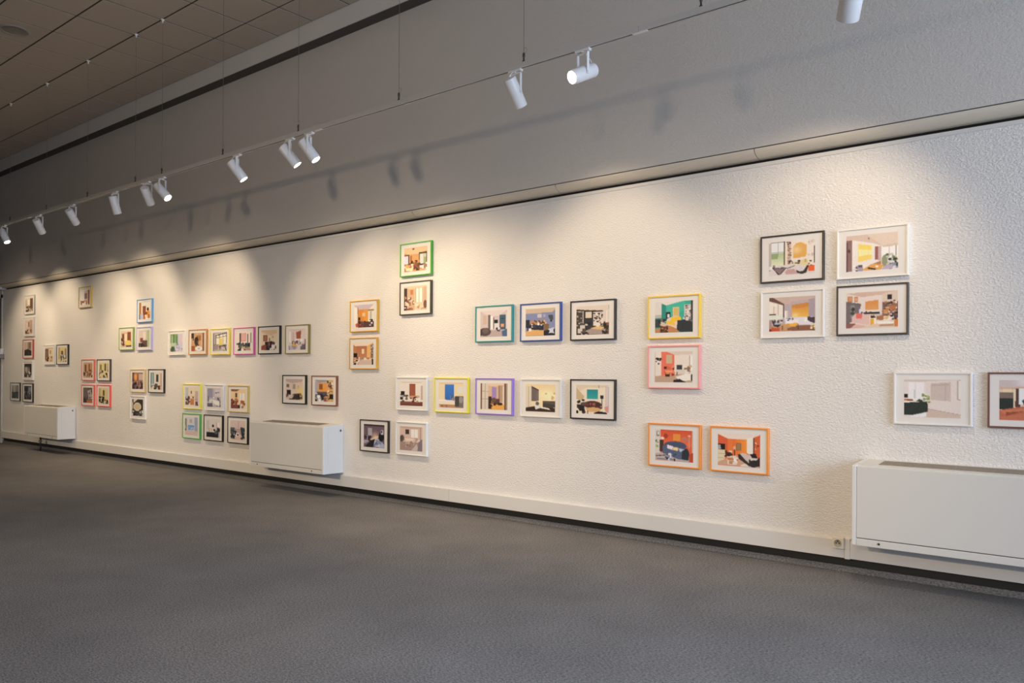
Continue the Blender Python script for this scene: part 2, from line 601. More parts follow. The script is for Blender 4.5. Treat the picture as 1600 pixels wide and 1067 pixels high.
spot(-14.9, 96, -50, 'assumed white spotlight beyond the left picture edge, furthest along the track')  # this and the next are unseen, assumed for the light on the left wall
spot(-13.7, 90, -50, 'assumed white spotlight just beyond the left picture edge on the track')
spot(-12.60, 27, -59, 'white spotlight at the far left end of the track, lens glowing')
spot(-11.39, 124, -49, 'second white spotlight from the left, body tilted to the wall')
spot(-10.38, 118, -47, 'third white spotlight from the left, body tilted to the wall')
spot(-9.257, 110, -68, 'fourth white spotlight from the left, pointing steeply down')
spot(-8.503, 125, -48, 'fifth white spotlight from left, lens hidden, beside a glowing one')
spot(-8.184, 23, -45, 'sixth white spotlight from left, bright lens, right of a close pair')
spot(-6.78, 51, -53, 'lone white spotlight between two pairs, lens glowing')
spot(-5.958, 50, -50, 'left spotlight of the middle pair, thin sliver of lit lens', power=0.9)
spot(-5.686, 37, -53, 'right spotlight of the middle pair, round lit lens', power=0.9)
spot(-3.432, 89, -51, 'large white spotlight tilted down to the wall, no lens visible', power=0.72)
spot(-2.884, 255, -26, 'white spotlight turned into the room, round lens facing viewer')
spot(-1.262, 122, -48, 'white spotlight cut off by the top edge of the picture', dia=0.112, L=0.21, power=0.85)


# ---------------------------------------------------------------- convectors
def convector(x0, label):
    W, D, z0, z1 = 1.34, 0.262, 0.238, 0.728
    H = z1 - z0
    r = tag(empty('wall_convector', (x0, 0, z0)), label, 'convector', 'wall convectors below the pictures')
    # casing: back, sides, top frame
    bm = bmesh.new()
    bx(bm, 0.0, 0.028, -D, 0.0, 0.0, H, 0.005)
    new_mesh('side_panel', bm, M_HOUSE2, r)
    bm = bmesh.new()
    bx(bm, W - 0.028, W, -D, 0.0, 0.0, H, 0.005)
    new_mesh('side_panel', bm, M_HOUSE2, r)
    bm = bmesh.new()
    bx(bm, W + 0.0005, W + 0.003, -D + 0.06, -0.03, 0.09, H - 0.03, 0.001)
    new_mesh('access_flap', bm, M_HOUSE2, r)
    bm = bmesh.new()
    bx(bm, W + 0.003, W + 0.009, -0.052, -0.036, H - 0.058, H - 0.036, 0.002)
    new_mesh('flap_latch', bm, M_DARKMETAL, r)
    # front door panel and lower apron with a dark joint between
    bm = bmesh.new()
    bx(bm, 0.0285, W - 0.0285, -D, -D + 0.02, 0.048, H - 0.004, 0.004)
    new_mesh('front_panel', bm, M_HOUSE, r)
    bm = bmesh.new()
    bx(bm, 0.0285, W - 0.0285, -D, -D + 0.02, 0.0, 0.0435, 0.003)
    ap = new_mesh('lower_apron', bm, M_HOUSE, r)
    for sx in (0.16, W - 0.19):
        bm = bmesh.new()
        lathe(bm, [(0.0, 0.0), (0.007, 0.0), (0.007, 0.003), (0.0, 0.004)], Vector((sx, -D, 0.024)), Vector((0, -1, 0)), 12)
        new_mesh('screw', bm, M_DARKMETAL, ap)
    # top with grille opening
    g0, g1, gy0, gy1 = 0.135, W - 0.19, -0.185, -0.035
    bm = bmesh.new()
    bx(bm, 0.0285, W - 0.0285, -D + 0.0205, gy0, H - 0.02, H)
    bx(bm, 0.0285, W - 0.0285, gy1, -0.001, H - 0.02, H)
    bx(bm, 0.0285, g0, gy0, gy1, H - 0.02, H)
    bx(bm, g1, W - 0.0285, gy0, gy1, H - 0.02, H)
    new_mesh('top_panel', bm, M_HOUSE, r)
    gr = box('grille_well', g0, g1, gy0, gy1, H - 0.06, H - 0.035, M_SLOT, r)
    n = 4
    for k in range(n):
        yy = gy0 + (k + 0.5) * (gy1 - gy0) / n
        box('grille_bar', g0, g1, yy - 0.008, yy + 0.008, H - 0.020, H + 0.003, M_GRILLE, gr)
    for xx in [g0 + 0.003] + [g0 + (g1 - g0) * t for t in (0.2, 0.4, 0.6, 0.8)] + [g1 - 0.003]:
        box('grille_rib', xx - 0.003, xx + 0.003, gy0, gy1, H - 0.026, H + 0.001, M_GRILLE, gr)
    bpy.context.view_layer.update()
    for ch in list(r.children) + list(gr.children):
        for v in ch.data.vertices:
            if v.co.z > H - 0.065 and ch.name.split('.')[0] not in ('front_panel', 'lower_apron', 'access_flap', 'flap_latch'):
                v.co.z += 0.020 * (v.co.y + D) / D
    box('back_plate', 0.03, W - 0.03, -0.02, 0.0, 0.0, H - 0.06, M_HOUSE, r)
    box('inner_coil', 0.03, W - 0.03, -D + 0.021, -0.021, 0.03, 0.09, M_SLOT, r)
    return r


ca = convector(-14.66, 'small-looking cream wall convector at the far left below two dark-framed photos')
cb = convector(-8.10, 'cream wall convector in the middle beside six stacked frames')
cc = convector(-1.545, 'large pale grey wall convector cut off by the right picture edge')

# supply pipe under the far convector
pv = tag(empty('pipe_valve', (-14.35, -0.12, 0.0)), 'small dark pipe with valve under the far left convector', 'pipe')
bm = bmesh.new()
tube(bm, [(0, 0, 0.0), (0, 0, 0.245)], 0.012, 10)
new_mesh('pipe', bm, M_DARKMETAL, pv, True)
bm = bmesh.new()
lathe(bm, [(0, -0.045), (0.016, -0.045), (0.02, -0.03), (0.02, 0.01), (0.013, 0.02), (0, 0.02)], Vector((0, 0, 0.15)), Vector((1, 0, 0)), 12)
new_mesh('valve', bm, mat('brass', (0.35, 0.26, 0.14), 0.4, metal=0.7), pv, True)

# socket on the trunking
so = tag(empty('power_socket', (-1.689, -0.03, 0.196)), 'small ivory power socket on the trunking left of the large convector', 'socket')
bm = bmesh.new()
bx(bm, -0.036, 0.036, -0.03, 0.0, -0.036, 0.036, 0.004)
new_mesh('socket_box', bm, M_SOCKET, so)
bm = bmesh.new()
lathe(bm, [(0.022, 0.0), (0.0235, 0.0), (0.0235, 0.0035), (0.021, 0.0035), (0.020, 0.0005), (0.0, 0.0005)], Vector((0, -0.030, 0)), Vector((0, -1, 0)), 24)
new_mesh('socket_well', bm, mat('ivory_shade', (0.40, 0.38, 0.31), 0.5), so, True)
for px, pz in ((-0.0095, 0.0), (0.0095, 0.0), (0.0, 0.012)):
    bm = bmesh.new()
    lathe(bm, [(0.0, 0.0), (0.0038, 0.0), (0.0038, 0.003), (0.0, 0.003)], Vector((px, -0.0298, pz)), Vector((0, -1, 0)), 10)
    new_mesh('pin_hole', bm, M_SLOT, so)

# small fitting by the far door
ft = tag(empty('wall_fitting', (-16.36, 0.0, 1.57)), 'small white and grey wall fitting beside the dark door at the far left', 'fitting')
bm = bmesh.new()
bx(bm, -0.04, 0.05, -0.07, 0.0, -0.05, 0.03, 0.008)
new_mesh('holder', bm, mat('fitting_grey', (0.22, 0.21, 0.20), 0.5), ft)
bm = bmesh.new()
bmv = [bm.verts.new(p) for p in ((-0.035, -0.06, 0.03), (0.02, -0.06, 0.03), (0.045, -0.06, 0.13), (0.005, -0.06, 0.13))]
bm.faces.new(bmv)
g = bmesh.ops.extrude_face_region(bm, geom=bm.faces[:])
bmesh.ops.translate(bm, vec=(0, 0.05, 0), verts=[v for v in g['geom'] if isinstance(v, bmesh.types.BMVert)])
bmesh.ops.recalc_face_normals(bm, faces=bm.faces[:])
new_mesh('lever', bm, M_METAL, ft)

# ---------------------------------------------------------------- framed photographs
FW, FH, FT = 0.4322, 0.3231, 0.027      # outer size and depth of every frame
PW, PH = 0.313, 0.232                   # printed picture
RIM = 0.0105
REC = 0.007


class Canvas:
    def __init__(s, nx, ny, seed):
        s.nx, s.ny = nx, ny
        u = np.linspace(0, 1, nx)
        v = np.linspace(0, 1, ny)
        s.U, s.V = np.meshgrid(u, v)
        s.img = np.zeros((ny, nx, 3))
        s.rng = np.random.RandomState(seed)

    @staticmethod
    def c(h):
        return np.array([int(h[i:i + 2], 16) / 255 for i in (0, 2, 4)])

    def r(s, x0, y0, x1, y1, h):
        s.img[(s.U >= x0) & (s.U <= x1) & (s.V >= y0) & (s.V <= y1)] = s.c(h)

    def g(s, x0, y0, x1, y1, h0, h1, horiz=0):
        m = (s.U >= x0) & (s.U <= x1) & (s.V >= y0) & (s.V <= y1)
        t = ((s.U - x0) / (x1 - x0) if horiz else (s.V - y0) / (y1 - y0))[m][:, None]
        s.img[m] = s.c(h0) * (1 - t) + s.c(h1) * t

    def p(s, pts, h):
        inside = np.zeros(s.U.shape, bool)
        n = len(pts)
        for i in range(n):
            (x0, y0), (x1, y1) = pts[i], pts[(i + 1) % n]
            if y0 == y1:
                continue
            cond = (y0 > s.V) != (y1 > s.V)
            xi = (x1 - x0) * (s.V - y0) / (y1 - y0) + x0
            inside ^= cond & (s.U < xi)
        s.img[inside] = s.c(h)

    def e(s, x, y, rx, ry, h):
        s.img[((s.U - x) / rx) ** 2 + ((s.V - y) / ry) ** 2 <= 1] = s.c(h)

    def glow(s, x, y, r, h, k=0.7):
        d = np.exp(-(((s.U - x) / r) ** 2 + ((s.V - y) / r) ** 2))[..., None] * k
        s.img = s.img * (1 - d) + s.c(h) * d

    def k(s, x0, y0, x1, y1, cols, n, sz=0.06):
        cols = cols.split()
        for _ in range(n):
            x, y = s.rng.uniform(x0, x1), s.rng.uniform(y0, y1)
            w_, h_ = sz * s.rng.uniform(.4, 1.2), sz * s.rng.uniform(.4, 1.3)
            c_ = cols[s.rng.randint(len(cols))]
            if s.rng.rand() < .5:
                s.r(max(x0, x - w_), max(y0, y - h_), min(x1, x + w_), min(y1, y + h_), c_)
            else:
                s.e(x, y, w_ * .8, h_ * .8, c_)

    def l(s, x0, y0, x1, y1, w_, h):
        dx, dy = x1 - x0, y1 - y0
        L2 = dx * dx + dy * dy
        t = np.clip(((s.U - x0) * dx + (s.V - y0) * dy) / L2, 0, 1)
        d = np.hypot(s.U - x0 - t * dx, (s.V - y0 - t * dy))
        s.img[d <= w_] = s.c(h)


def run_ops(cv, ops):
    """one op per ';' : letter, numbers, colours"""
    for op in ops.split(';'):
        t = op.split()
        if not t:
            continue
        o = t[0]
        if o in 'r':
            cv.r(*map(float, t[1:5]), t[5])
        elif o == 'g':
            cv.g(*map(float, t[1:5]), t[5], t[6], len(t) > 7)
        elif o == 'p':
            q = [tuple(map(float, z.split(','))) for z in t[1:-1]]
            cv.p(q, t[-1])
        elif o == 'e':
            cv.e(*map(float, t[1:5]), t[5])
        elif o == 'l':
            cv.l(*map(float, t[1:6]), t[6])
        elif o == 'w':
            cv.glow(*map(float, t[1:4]), t[4])
        elif o == 'k':
            cv.k(*map(float, t[1:5]), ' '.join(t[7:]), int(t[5]), float(t[6]))


def ref_white(h):
    w_ = to_lin(np.array(Canvas.c(h)))
    return 0.45 * w_ + 0.55 * w_.mean()


def to_lin(a):
    return np.where(a <= 0.04045, a / 12.92, ((a + 0.055) / 1.055) ** 2.4)


def make_print(parent, ops, seed, nx, ny, white):
    cv = Canvas(nx, ny, seed)
    run_ops(cv, ops)
    img = np.clip(cv.img + cv.rng.normal(0, 0.018, cv.img.shape), 0, 1)
    p_ = np.pad(img, ((1, 1), (1, 1), (0, 0)), 'edge')
    soft = (p_[:-2, 1:-1] + p_[2:, 1:-1] + p_[1:-1, :-2] + p_[1:-1, 2:]) / 4
    img = 0.62 * img + 0.38 * soft
    lin = to_lin(img) / ref_white(white) * 0.79
    lum = lin.mean(-1, keepdims=True)
    lin = lum + (lin - lum) * 0.92
    lin = np.clip(lin, 0.004, 0.9)
    me = bpy.data.meshes.new('print')
    xs = (cv.U - 0.5) * PW
    zs = (0.5 - cv.V) * PH
    co = np.stack([xs, np.zeros_like(xs), zs], -1).reshape(-1, 3).astype(np.float32)
    idx = np.arange(nx * ny).reshape(ny, nx)
    q = np.stack([idx[:-1, :-1], idx[1:, :-1], idx[1:, 1:], idx[:-1, 1:]], -1).reshape(-1, 4)
    nf = len(q)
    me.vertices.add(nx * ny)
    me.vertices.foreach_set('co', co.ravel())
    me.loops.add(nf * 4)
    me.loops.foreach_set('vertex_index', q.ravel().astype(np.int32))
    me.polygons.add(nf)
    me.polygons.foreach_set('loop_start', np.arange(0, nf * 4, 4, dtype=np.int32))
    me.update(calc_edges=True)
    at = me.attributes.new('print', 'FLOAT_COLOR', 'POINT')
    rgba = np.ones((nx * ny, 4), np.float32)
    rgba[:, :3] = lin.reshape(-1, 3)
    at.data.foreach_set('color', rgba.ravel())
    me.materials.append(M_PRINT)
    o = bpy.data.objects.new('print', me)
    COL.objects.link(o)
    o.parent = parent
    o.location = (0, -(FT - REC) - 0.0006, 0)
    return o


# shared frame shape: mitred rim
def rim_mesh():
    bm = bmesh.new()
    W2, H2 = FW / 2, FH / 2
    lay = [(0.0, 0.0), (0.0, -FT + 0.0015), (0.0015, -FT), (RIM - 0.001, -FT), (RIM, -FT + 0.001), (RIM, 0.0)]
    rings = []
    for ins, y in lay:
        rings.append([bm.verts.new((sx * (W2 - ins), y, sz * (H2 - ins))) for sx, sz in ((-1, -1), (1, -1), (1, 1), (-1, 1))])
    n = len(lay)
    for i in range(n):
        a, b = rings[i], rings[(i + 1) % n]
        for k in range(4):
            bm.faces.new((a[k], a[(k + 1) % 4], b[(k + 1) % 4], b[k]))
    bmesh.ops.recalc_face_normals(bm, faces=bm.faces[:])
    me = bpy.data.meshes.new('frame')
    bm.to_mesh(me)
    bm.free()
    return me


def mount_mesh():
    """board with a bevelled opening for the picture, backed"""
    bm = bmesh.new()
    W2, H2 = FW / 2 - RIM, FH / 2 - RIM
    y0 = -(FT - REC)
    bx(bm, -W2, W2, y0, -0.003, -H2, H2)
    me = bpy.data.meshes.new('mount')
    bm.to_mesh(me)
    bm.free()
    me.materials.append(M_MOUNT)
    return me


def glass_mesh():
    bm = bmesh.new()
    W2, H2 = FW / 2 - RIM, FH / 2 - RIM
    y = -(FT - REC) - 0.0035
    bm.faces.new([bm.verts.new(p) for p in ((-W2, y, -H2), (W2, y, -H2), (W2, y, H2), (-W2, y, H2))])
    me = bpy.data.meshes.new('glass_pane')
    bm.to_mesh(me)
    bm.free()
    me.materials.append(M_GLASS)
    return me


RIM_ME, MOUNT_ME, GLASS_ME = rim_mesh(), mount_mesh(), glass_mesh()
RIM_BY_COL = {}


def rim_for(h, white):
    key = (h, white)
    if key not in RIM_BY_COL:
        me = RIM_ME.copy()
        c_ = to_lin(Canvas.c(h)) / ref_white(white) * 0.8
        c_ = np.clip(c_.mean() + (c_ - c_.mean()) * 0.93, 0.006, 0.82)
        me.materials.append(mat('frame_' + h + white, tuple(float(v) for v in c_), 0.38))
        RIM_BY_COL[key] = me
    return RIM_BY_COL[key]


def child(name, me, parent):
    o = bpy.data.objects.new(name, me)
    COL.objects.link(o)
    o.parent = parent
    return o


WL, WM, WR, WB = 'e6d3b6', 'e8dac6', 'e2d8cd', 'c4c2c4'
WHITE = 'dcd2c4'
BLACK = '201c1a'


def picture(key, x, z, col, white, label, ops):
    """x, z: upper left corner on the wall"""
    root = tag(empty('picture_frame', (x + FW / 2, 0.0, z - FH / 2)), label, 'picture frame', 'framed photographs of rooms on the white wall')
    child('frame', rim_for(col, white), root)
    child('mount', MOUNT_ME, root)
    near = x > -7
    make_print(root, ops, sum(map(ord, key)), 84 if near else 52, 62 if near else 40, white)
    child('glass_pane', GLASS_ME, root)


PICS = [
# ---- far left group
('A1', -15.350, 2.589, 'b7ab9b', WL, 'pale grey frame at the top of the far left column',
 'r 0 0 1 1 cbb394;g .1 0 .6 .5 e0cfb0 d0b690;r .62 .05 1 .7 6b4a3a;r 0 .1 .1 .7 a58a72;r .3 .15 .55 .5 efe0c6;k 0 .6 1 1 20 .1 3a2c28 5a4438 28211f 8a6a54;'),
('A2', -15.364, 2.213, 'd2c5b4', WL, 'off-white frame second from top in the far left column',
 'r 0 0 1 1 d8bfa6;r .65 0 1 1 c09c84;r .42 .12 .6 .5 a5705c;r .1 .2 .35 .55 e2d0ba;k 0 .68 .9 1 16 .09 6a3c34 8a5648 3d2723;'),
('A3', -15.394, 1.837, 'b04432', WL, 'dark red frame third from top in the far left column',
 'r 0 0 1 1 b89c80;r .1 0 .45 .55 cdb496;r .6 0 .9 .5 8a6a58;r .48 0 .56 .55 9a7a62;p 0,.6 .5,.5 1,.65 1,1 0,1 39332f;k 0 .7 1 1 8 .09 4a423c 2b2624;'),
('A4', -15.391, 1.467, 'd8cec0', WL, 'white frame fourth from top in the far left column',
 'r 0 0 1 1 5a4c46;r .1 .25 .45 .7 b3a595;r .05 0 1 .2 3b3331;r .5 .3 .75 .9 8c7d72;r .75 .2 1 1 352e2c;k 0 .6 1 1 14 .1 c9bfb2 2a2524 6e625a;'),
('A5', -15.956, 1.095, '45423f', WL, 'leftmost frame of all, charcoal, above the far convector',
 'g 0 0 1 .5 a39d90 8a867c;r .3 0 .5 .55 b5ab9c;r .7 0 1 .5 857d74;p 0,.5 1,.55 1,1 0,1 4b524f;k 0 .75 1 1 8 .12 3a403e 5a615d;'),
('A6', -15.392, 1.088, '2b2826', WL, 'black frame at the foot of the far left column',
 'r 0 0 1 1 4d4a4c;r .6 .1 1 .6 8d8a8a;r .1 .1 .5 .5 333133;k 0 .4 1 1 22 .1 262426 5f5b5c 9a9492 3c393a;'),
('B1', -14.509, 1.727, 'dacfbf', WL, 'white frame left of a black one above the far convector',
 'r 0 0 1 1 cfae86;r 0 .1 .4 .75 6a4c3c;r .08 .2 .3 .6 8d6a50;r .5 .1 1 .6 dcc6a4;r .6 .2 .75 .45 a8805c;k 0 .65 1 1 16 .09 c98f3c 5a3b2c e0cfb2 3a2a24;'),
('B2', -13.989, 1.724, '262220', WL, 'black frame right of a white one above the far convector',
 'r 0 0 1 1 dcc389;r .35 .25 .6 .5 6a5440;r 0 0 .2 .8 c2a266;r .8 .1 1 .8 a4845e;k 0 .55 1 1 22 .09 2a2626 5d5046 d5cfc4 7a736e;'),
('C1', -13.175, 2.594, 'b7963f', WL, 'gold frame hanging alone high on the left',
 'r 0 0 1 1 efe2d2;p .45,.12 1,0 1,1 .6,.8 .45,.7 d8b49c;r .45 .25 .75 .6 8b6a6a;r .85 .05 1 1 7d4c38;k 0 .72 1 1 18 .09 8b4a3a 6a3a30 c2826a;'),
('D1', -13.056, 1.477, 'd4604f', WL, 'salmon red frame, upper left of a block of four',
 'r 0 0 1 1 c8a47c;r .15 .15 .35 .6 7d4a32;r .55 .1 .75 .6 a55a3c;r .8 .1 1 .7 c08a62;k 0 .5 1 1 24 .1 3c2620 6d4432 a8784c 251b18;'),
('D2', -12.526, 1.475, '40342c', WL, 'dark brown frame, upper right of a block of four',
 'r 0 0 1 1 d9c887;r .1 .15 .3 .5 8d7a4c;r .6 .1 .75 .55 5c4a34;r .85 .1 1 .6 b8a878;k 0 .5 1 1 24 .1 4a2c34 2d1f22 7b5560 d2c0a0;'),
('D3', -13.055, 1.092, 'dd5750', WL, 'light red frame, lower left of a block of four',
 'r 0 0 1 1 5f504a;r .05 .05 .5 .6 6f6058;p .5,.2 .85,.1 .95,.6 .6,.8 a89a8c;r .4 .8 1 1 b8643a;k .5 .2 1 .8 8 .08 c6baa8 463a36;k 0 .7 .5 1 8 .09 332a28;'),
('D4', -12.525, 1.094, 'e0483f', WL, 'bright red frame, lower right of a block of four',
 'r 0 0 1 1 d8bd80;r .45 .15 .62 .5 6c4c22;r 0 0 .2 .6 bca480;r .8 0 1 .6 cfc0a2;k 0 .55 1 1 28 .09 201c1c 33302e 57504a;'),
('E1', -11.278, 2.299, '5490bd', WL, 'sky blue frame with orange chair photo, top of a left trio',
 'r 0 0 1 1 efe1cb;r 0 .0 .18 1 a8763c;r .18 .1 .3 .8 e8d2b0;r .32 .22 .62 .75 8a4a36;e .8 .42 .1 .1 4a2a20;e .8 .65 .2 .16 e89a28;k .3 .6 1 1 12 .1 c4623a e6b070 7d3a28;r .08 .68 .38 1 b9b6c4;r 0 .7 .08 1 4a4a52;'),
('E2', -11.817, 1.923, '86a048', WL, 'olive green frame with yellow table photo, lower left of trio',
 'r 0 0 1 1 d2ab86;r 0 .0 1 .12 dcc0a0;r .1 .2 .3 .5 7a4a36;r .35 .2 .6 .65 e6d0ac;r .62 .08 .95 .75 8d4c2e;k 0 .45 .3 .95 12 .09 4a2c24 6d4434;e .7 .75 .28 .16 e8c860;r .5 .9 1 1 4a3424;'),
('E3', -11.288, 1.912, 'aa9fd2', WL, 'lilac frame with pale green curtain photo, lower right of trio',
 'r 0 0 1 1 d3bcae;r .7 0 1 1 b9bf9a;r .85 0 .9 1 8fa078;r .4 .1 .65 .55 e2d0c0;r .15 .45 .4 .7 8a4c44;r .3 .6 .8 1 6a4c40;k 0 .75 .6 1 10 .1 33302c 4a3c36;'),
('F1', -11.469, 1.326, 'c9ab74', WL, 'tan wooden frame left of a black one, above a white one',
 'r 0 0 1 1 9c7060;r 0 0 .2 1 5a3838;r .2 .12 .42 .45 e0953c;r .42 .1 .55 .5 8a4a28;r .62 .1 1 .45 c9a89c;w .3 .25 .2 f0b060;k 0 .55 1 1 22 .1 3a2a30 7a5a58 b09088 241c20;'),
('F2', -10.939, 1.327, '1f1b19', WL, 'black frame with teal curtain photo above the left trunking',
 'r 0 0 1 1 d9c6b4;r 0 .0 .3 .8 6a8c8a;r .12 .05 .2 .7 a8bcb8;r .5 .12 .7 .55 35443e;r .85 .05 1 .9 bfa48e;k 0 .65 1 1 12 .11 4a5048 c9b4a2 33302a;r .65 .75 .85 1 6a3c28;'),
('F3', -11.463, 0.950, 'd8cfc2', WL, 'white frame with a round pale window photo, below the tan one',
 'r 0 0 1 1 3a322c;p .1,0 .5,0 .2,.2 .1,.2 cfc2b0;e .48 .45 .36 .26 d8c6a6;e .48 .45 .28 .19 cbb48e;r 0 .2 .1 .6 a8998a;k 0 .65 1 1 16 .09 d0c8bc 241e1c 5a5048;r .35 .8 .75 .95 4a4a50;'),
# ---- row of six
('G1', -10.406, 1.835, 'dad3c4', WL, 'white frame with green garden photo, first of the row of six',
 'r 0 0 1 1 c6bcc6;r 0 0 .62 .6 7d9a66;r .25 0 .33 .5 4f6f44;r .5 .1 .6 .55 5a7a4c;r .1 .1 .2 .5 a0b888;r 0 .5 .5 .7 b3bfa0;r .8 .25 1 .45 d9b8b4;k 0 .7 .45 1 8 .12 4a5a48 6a7a60;k .5 .55 1 1 14 .08 a8a4bc 8a86a0 d0cad4;'),
('G2', -9.870, 1.834, 'bd7f3e', WL, 'orange-brown frame with dark plant photo, second of six',
 'r 0 0 1 1 cf9f70;r 0 0 .2 .3 4a3024;r .4 .14 .75 .42 a87040;e .4 .45 .16 .24 40342a;k .1 .25 .55 .75 12 .08 4a3c30 33281f 6a5440;r .87 0 1 1 8a5c46;r .78 .1 .83 .9 e0b890;r 0 .7 .28 1 a85a30;e .58 .86 .28 .13 eae4dc;e .6 .85 .1 .05 b8b4c0;r .4 .05 .5 .1 e0bd90;'),
('G3', -9.347, 1.827, 'e0c534', WL, 'yellow frame with black window-bar photo, third of six',
 'r 0 0 1 1 b8a6a0;r .18 .12 1 .62 e8dcc4;l .18 .18 1 .03 .02 3a342e;l .18 .3 1 .2 .012 4a443c;l .2 .15 .2 .65 .02 3a342e;l .46 .1 .46 .6 .012 4a443c;l .72 .08 .72 .6 .012 4a443c;l .97 .05 .97 .6 .016 3a342e;r .44 .32 .68 .68 e4c65c;r 0 .05 .06 1 6a5c5c;p .06,.6 .4,.66 .3,.95 .1,.9 9c8880;l .45 .75 .95 .7 .03 4a4440;l .85 .7 .95 .98 .03 3a3434;k .4 .72 .9 .98 10 .05 d6ccc4 6a625e;'),
('G4', -8.823, 1.823, 'cc5690', WL, 'magenta pink frame with pink panel photo, fourth of six',
 'r 0 0 1 1 e6d4c4;r .3 .08 .66 .52 d8988c;r .36 .12 .58 .46 e0a99c;r .2 .1 .3 .66 4c4844;r .73 .15 .8 .6 4a4442;r .95 .1 1 .6 5a4c48;k 0 .6 1 1 30 .09 3c4240 2c302f 5a625e 4a4e4c;r .35 .78 .6 .88 c9a47e;p .6,.85 .9,.8 1,1 .65,1 b08a6e;'),
('G5', -8.304, 1.822, '1c1918', WL, 'black frame with dark chairs photo, fifth of six',
 'r 0 0 1 1 e4c9a6;p 0,0 1,0 1,.18 .6,.28 0,.08 d8b68c;r .12 .24 .4 .56 8d5c42;r .2 .3 .33 .5 a8745a;r .68 .3 .8 .4 c9a088;r .5 .4 .56 .6 6d5444;k .25 .58 .95 1 26 .1 2c262a 1f1a1e 4a4046;p 0,.78 .3,.7 .35,1 0,1 8c4a3c;k .5 .7 1 1 8 .08 e0d6cc b85a4a;'),
('G6', -7.769, 1.818, '857437', WL, 'olive frame with rust-red panel photo, last of six',
 'r 0 0 1 1 d9c4ba;p 0,0 1,0 1,.06 .35,.12 d2bfae;r .02 .12 .12 .62 ece4dc;r .2 .15 .35 .6 cdb4a8;p .44,.16 .73,.08 .72,.48 .47,.46 9c5338;r .4 .48 .85 .6 e8ded6;k .2 .58 .7 .95 14 .09 5a3a30 3c2c28 c0aaa4;p .15,.75 .3,.68 .5,.8 .35,.86 e0ac44;k .7 .55 1 1 10 .11 8d828e 6a5f6a a89ca6;k 0 .82 .5 1 8 .1 b8acb6 9a8c98;r .96 .5 1 1 6a3a34;'),
# ---- block of six
('H1', -10.007, 1.136, 'e2d032', WL, 'lemon yellow frame, upper left of the block of six',
 'r 0 0 1 1 e4cdb0;r 0 0 .22 .7 b9b9ba;r .75 .2 1 .9 c4ab9c;r .43 .18 .5 .34 5c3c30;k .25 .45 .8 .65 8 .07 8a5a40 d8b48a;r .38 .62 .68 .95 c67c46;k 0 .55 .3 1 10 .11 4a3434 6d4c48;k .8 .6 1 1 8 .1 5a3c44 b89c9c;'),
('H2', -9.476, 1.133, 'd4cec6', WL, 'white frame, upper middle of the block of six',
 'r 0 0 1 1 b9adb0;r 0 0 .4 .5 9490a0;r .55 .05 1 .45 cfc3c4;l .6 .25 .85 .22 .02 5c484c;k 0 .45 1 1 20 .1 8a8694 e6e2de 6d6670 d6d0ce;p .4,.6 .9,.7 .9,.95 .55,.85 efebe6;k .6 .5 .9 .7 5 .07 5a545c;r 0 .82 .4 1 6a6068;'),
('H3', -8.938, 1.129, 'c29f4c', WL, 'golden frame, upper right of the block of six',
 'r 0 0 1 1 e6c490;p 0,0 .6,0 .4,.12 0,.1 8a5a44;r .3 .18 .44 .42 5a4238;r .6 .2 .95 .7 efe4d2;r .74 .2 .78 .7 cdb898;r .26 .48 .46 .56 b05a34;k 0 .55 .5 1 14 .1 6d3428 3a2824 8d4c3a;k .65 .55 .95 .95 8 .1 c67440 a85a30;r 0 .82 .5 1 7d4036;k .5 .7 1 1 8 .08 3a302c d8cec4;'),
('H4', -10.015, 0.754, '46a044', WL, 'green frame with blue sofa photo, lower left of the block',
 'r 0 0 1 1 cdc6c6;r 0 .1 .15 .8 8d8470;r .75 0 1 .85 9aa0b2;r .37 .12 .56 .32 b5a79c;r .25 .46 .72 .7 5c88bc;k .25 .5 .75 .72 8 .07 7aa0cc 4a70a4;k 0 .3 .15 .8 6 .07 6a5a48 a8a890;r 0 .76 1 1 d2b4a8;k .4 .6 .9 .78 6 .06 c2ccd8;'),
('H5', -9.491, 0.754, '1d1918', WL, 'black frame with black sofa photo, lower middle of the block',
 'r 0 0 1 1 d6c9c0;r .0 .1 .2 .6 c4bcb6;r .42 .32 .56 .46 2a2222;r .72 .2 .9 .5 cba394;r .8 .18 .98 .45 e8dcd2;k .2 .52 .6 .75 10 .08 c98a5c 2c2422 e0cbb4;r 0 .72 .9 1 262629;k .6 .5 1 .8 12 .09 34353a 5a5a60 1f1f22;r .92 .7 1 1 c9b6b0;'),
('H6', -8.944, 0.752, '191615', WL, 'black frame with dark kitchen photo, lower right of the block',
 'r 0 0 1 1 d6bbb0;p 0,.36 .5,.46 1,.36 1,.7 0,.7 a88c86;r .25 .42 .75 .66 b89c98;k 0 .38 .38 .95 20 .1 3a4248 2b3136 59636a;k .72 .38 1 .95 16 .1 3a4248 2b3136 59636a;r .4 .64 .62 .85 e6dcd8;e .52 .74 .05 .06 26262a;r .3 .84 .7 1 dcb4a4;l .55 .0 .55 .4 .01 9a7c74;'),
# ---- middle
('I1', -7.818, 1.260, '181614', WL, 'black frame left of a brown one above the middle convector',
 'r 0 0 1 1 d8bfaa;p 0,0 1,0 1,.12 .4,.2 0,.1 bfa398;r .05 .25 .2 .4 7a6258;r .42 .25 .58 .48 a09084;r .72 .3 .78 .45 b89a80;w .9 .6 .25 f0c860;r .07 .52 .3 .75 241f20;k 0 .7 .4 .9 8 .07 d8cabc 6a4c44;p .2,.95 .45,.72 .9,.68 1,.8 1,1 .2,1 3e302b;k .6 .62 1 1 10 .07 2a2220 d0a860 5a4438;p .1,.85 .5,.76 .4,.92 .15,.95 cdb8a4;'),
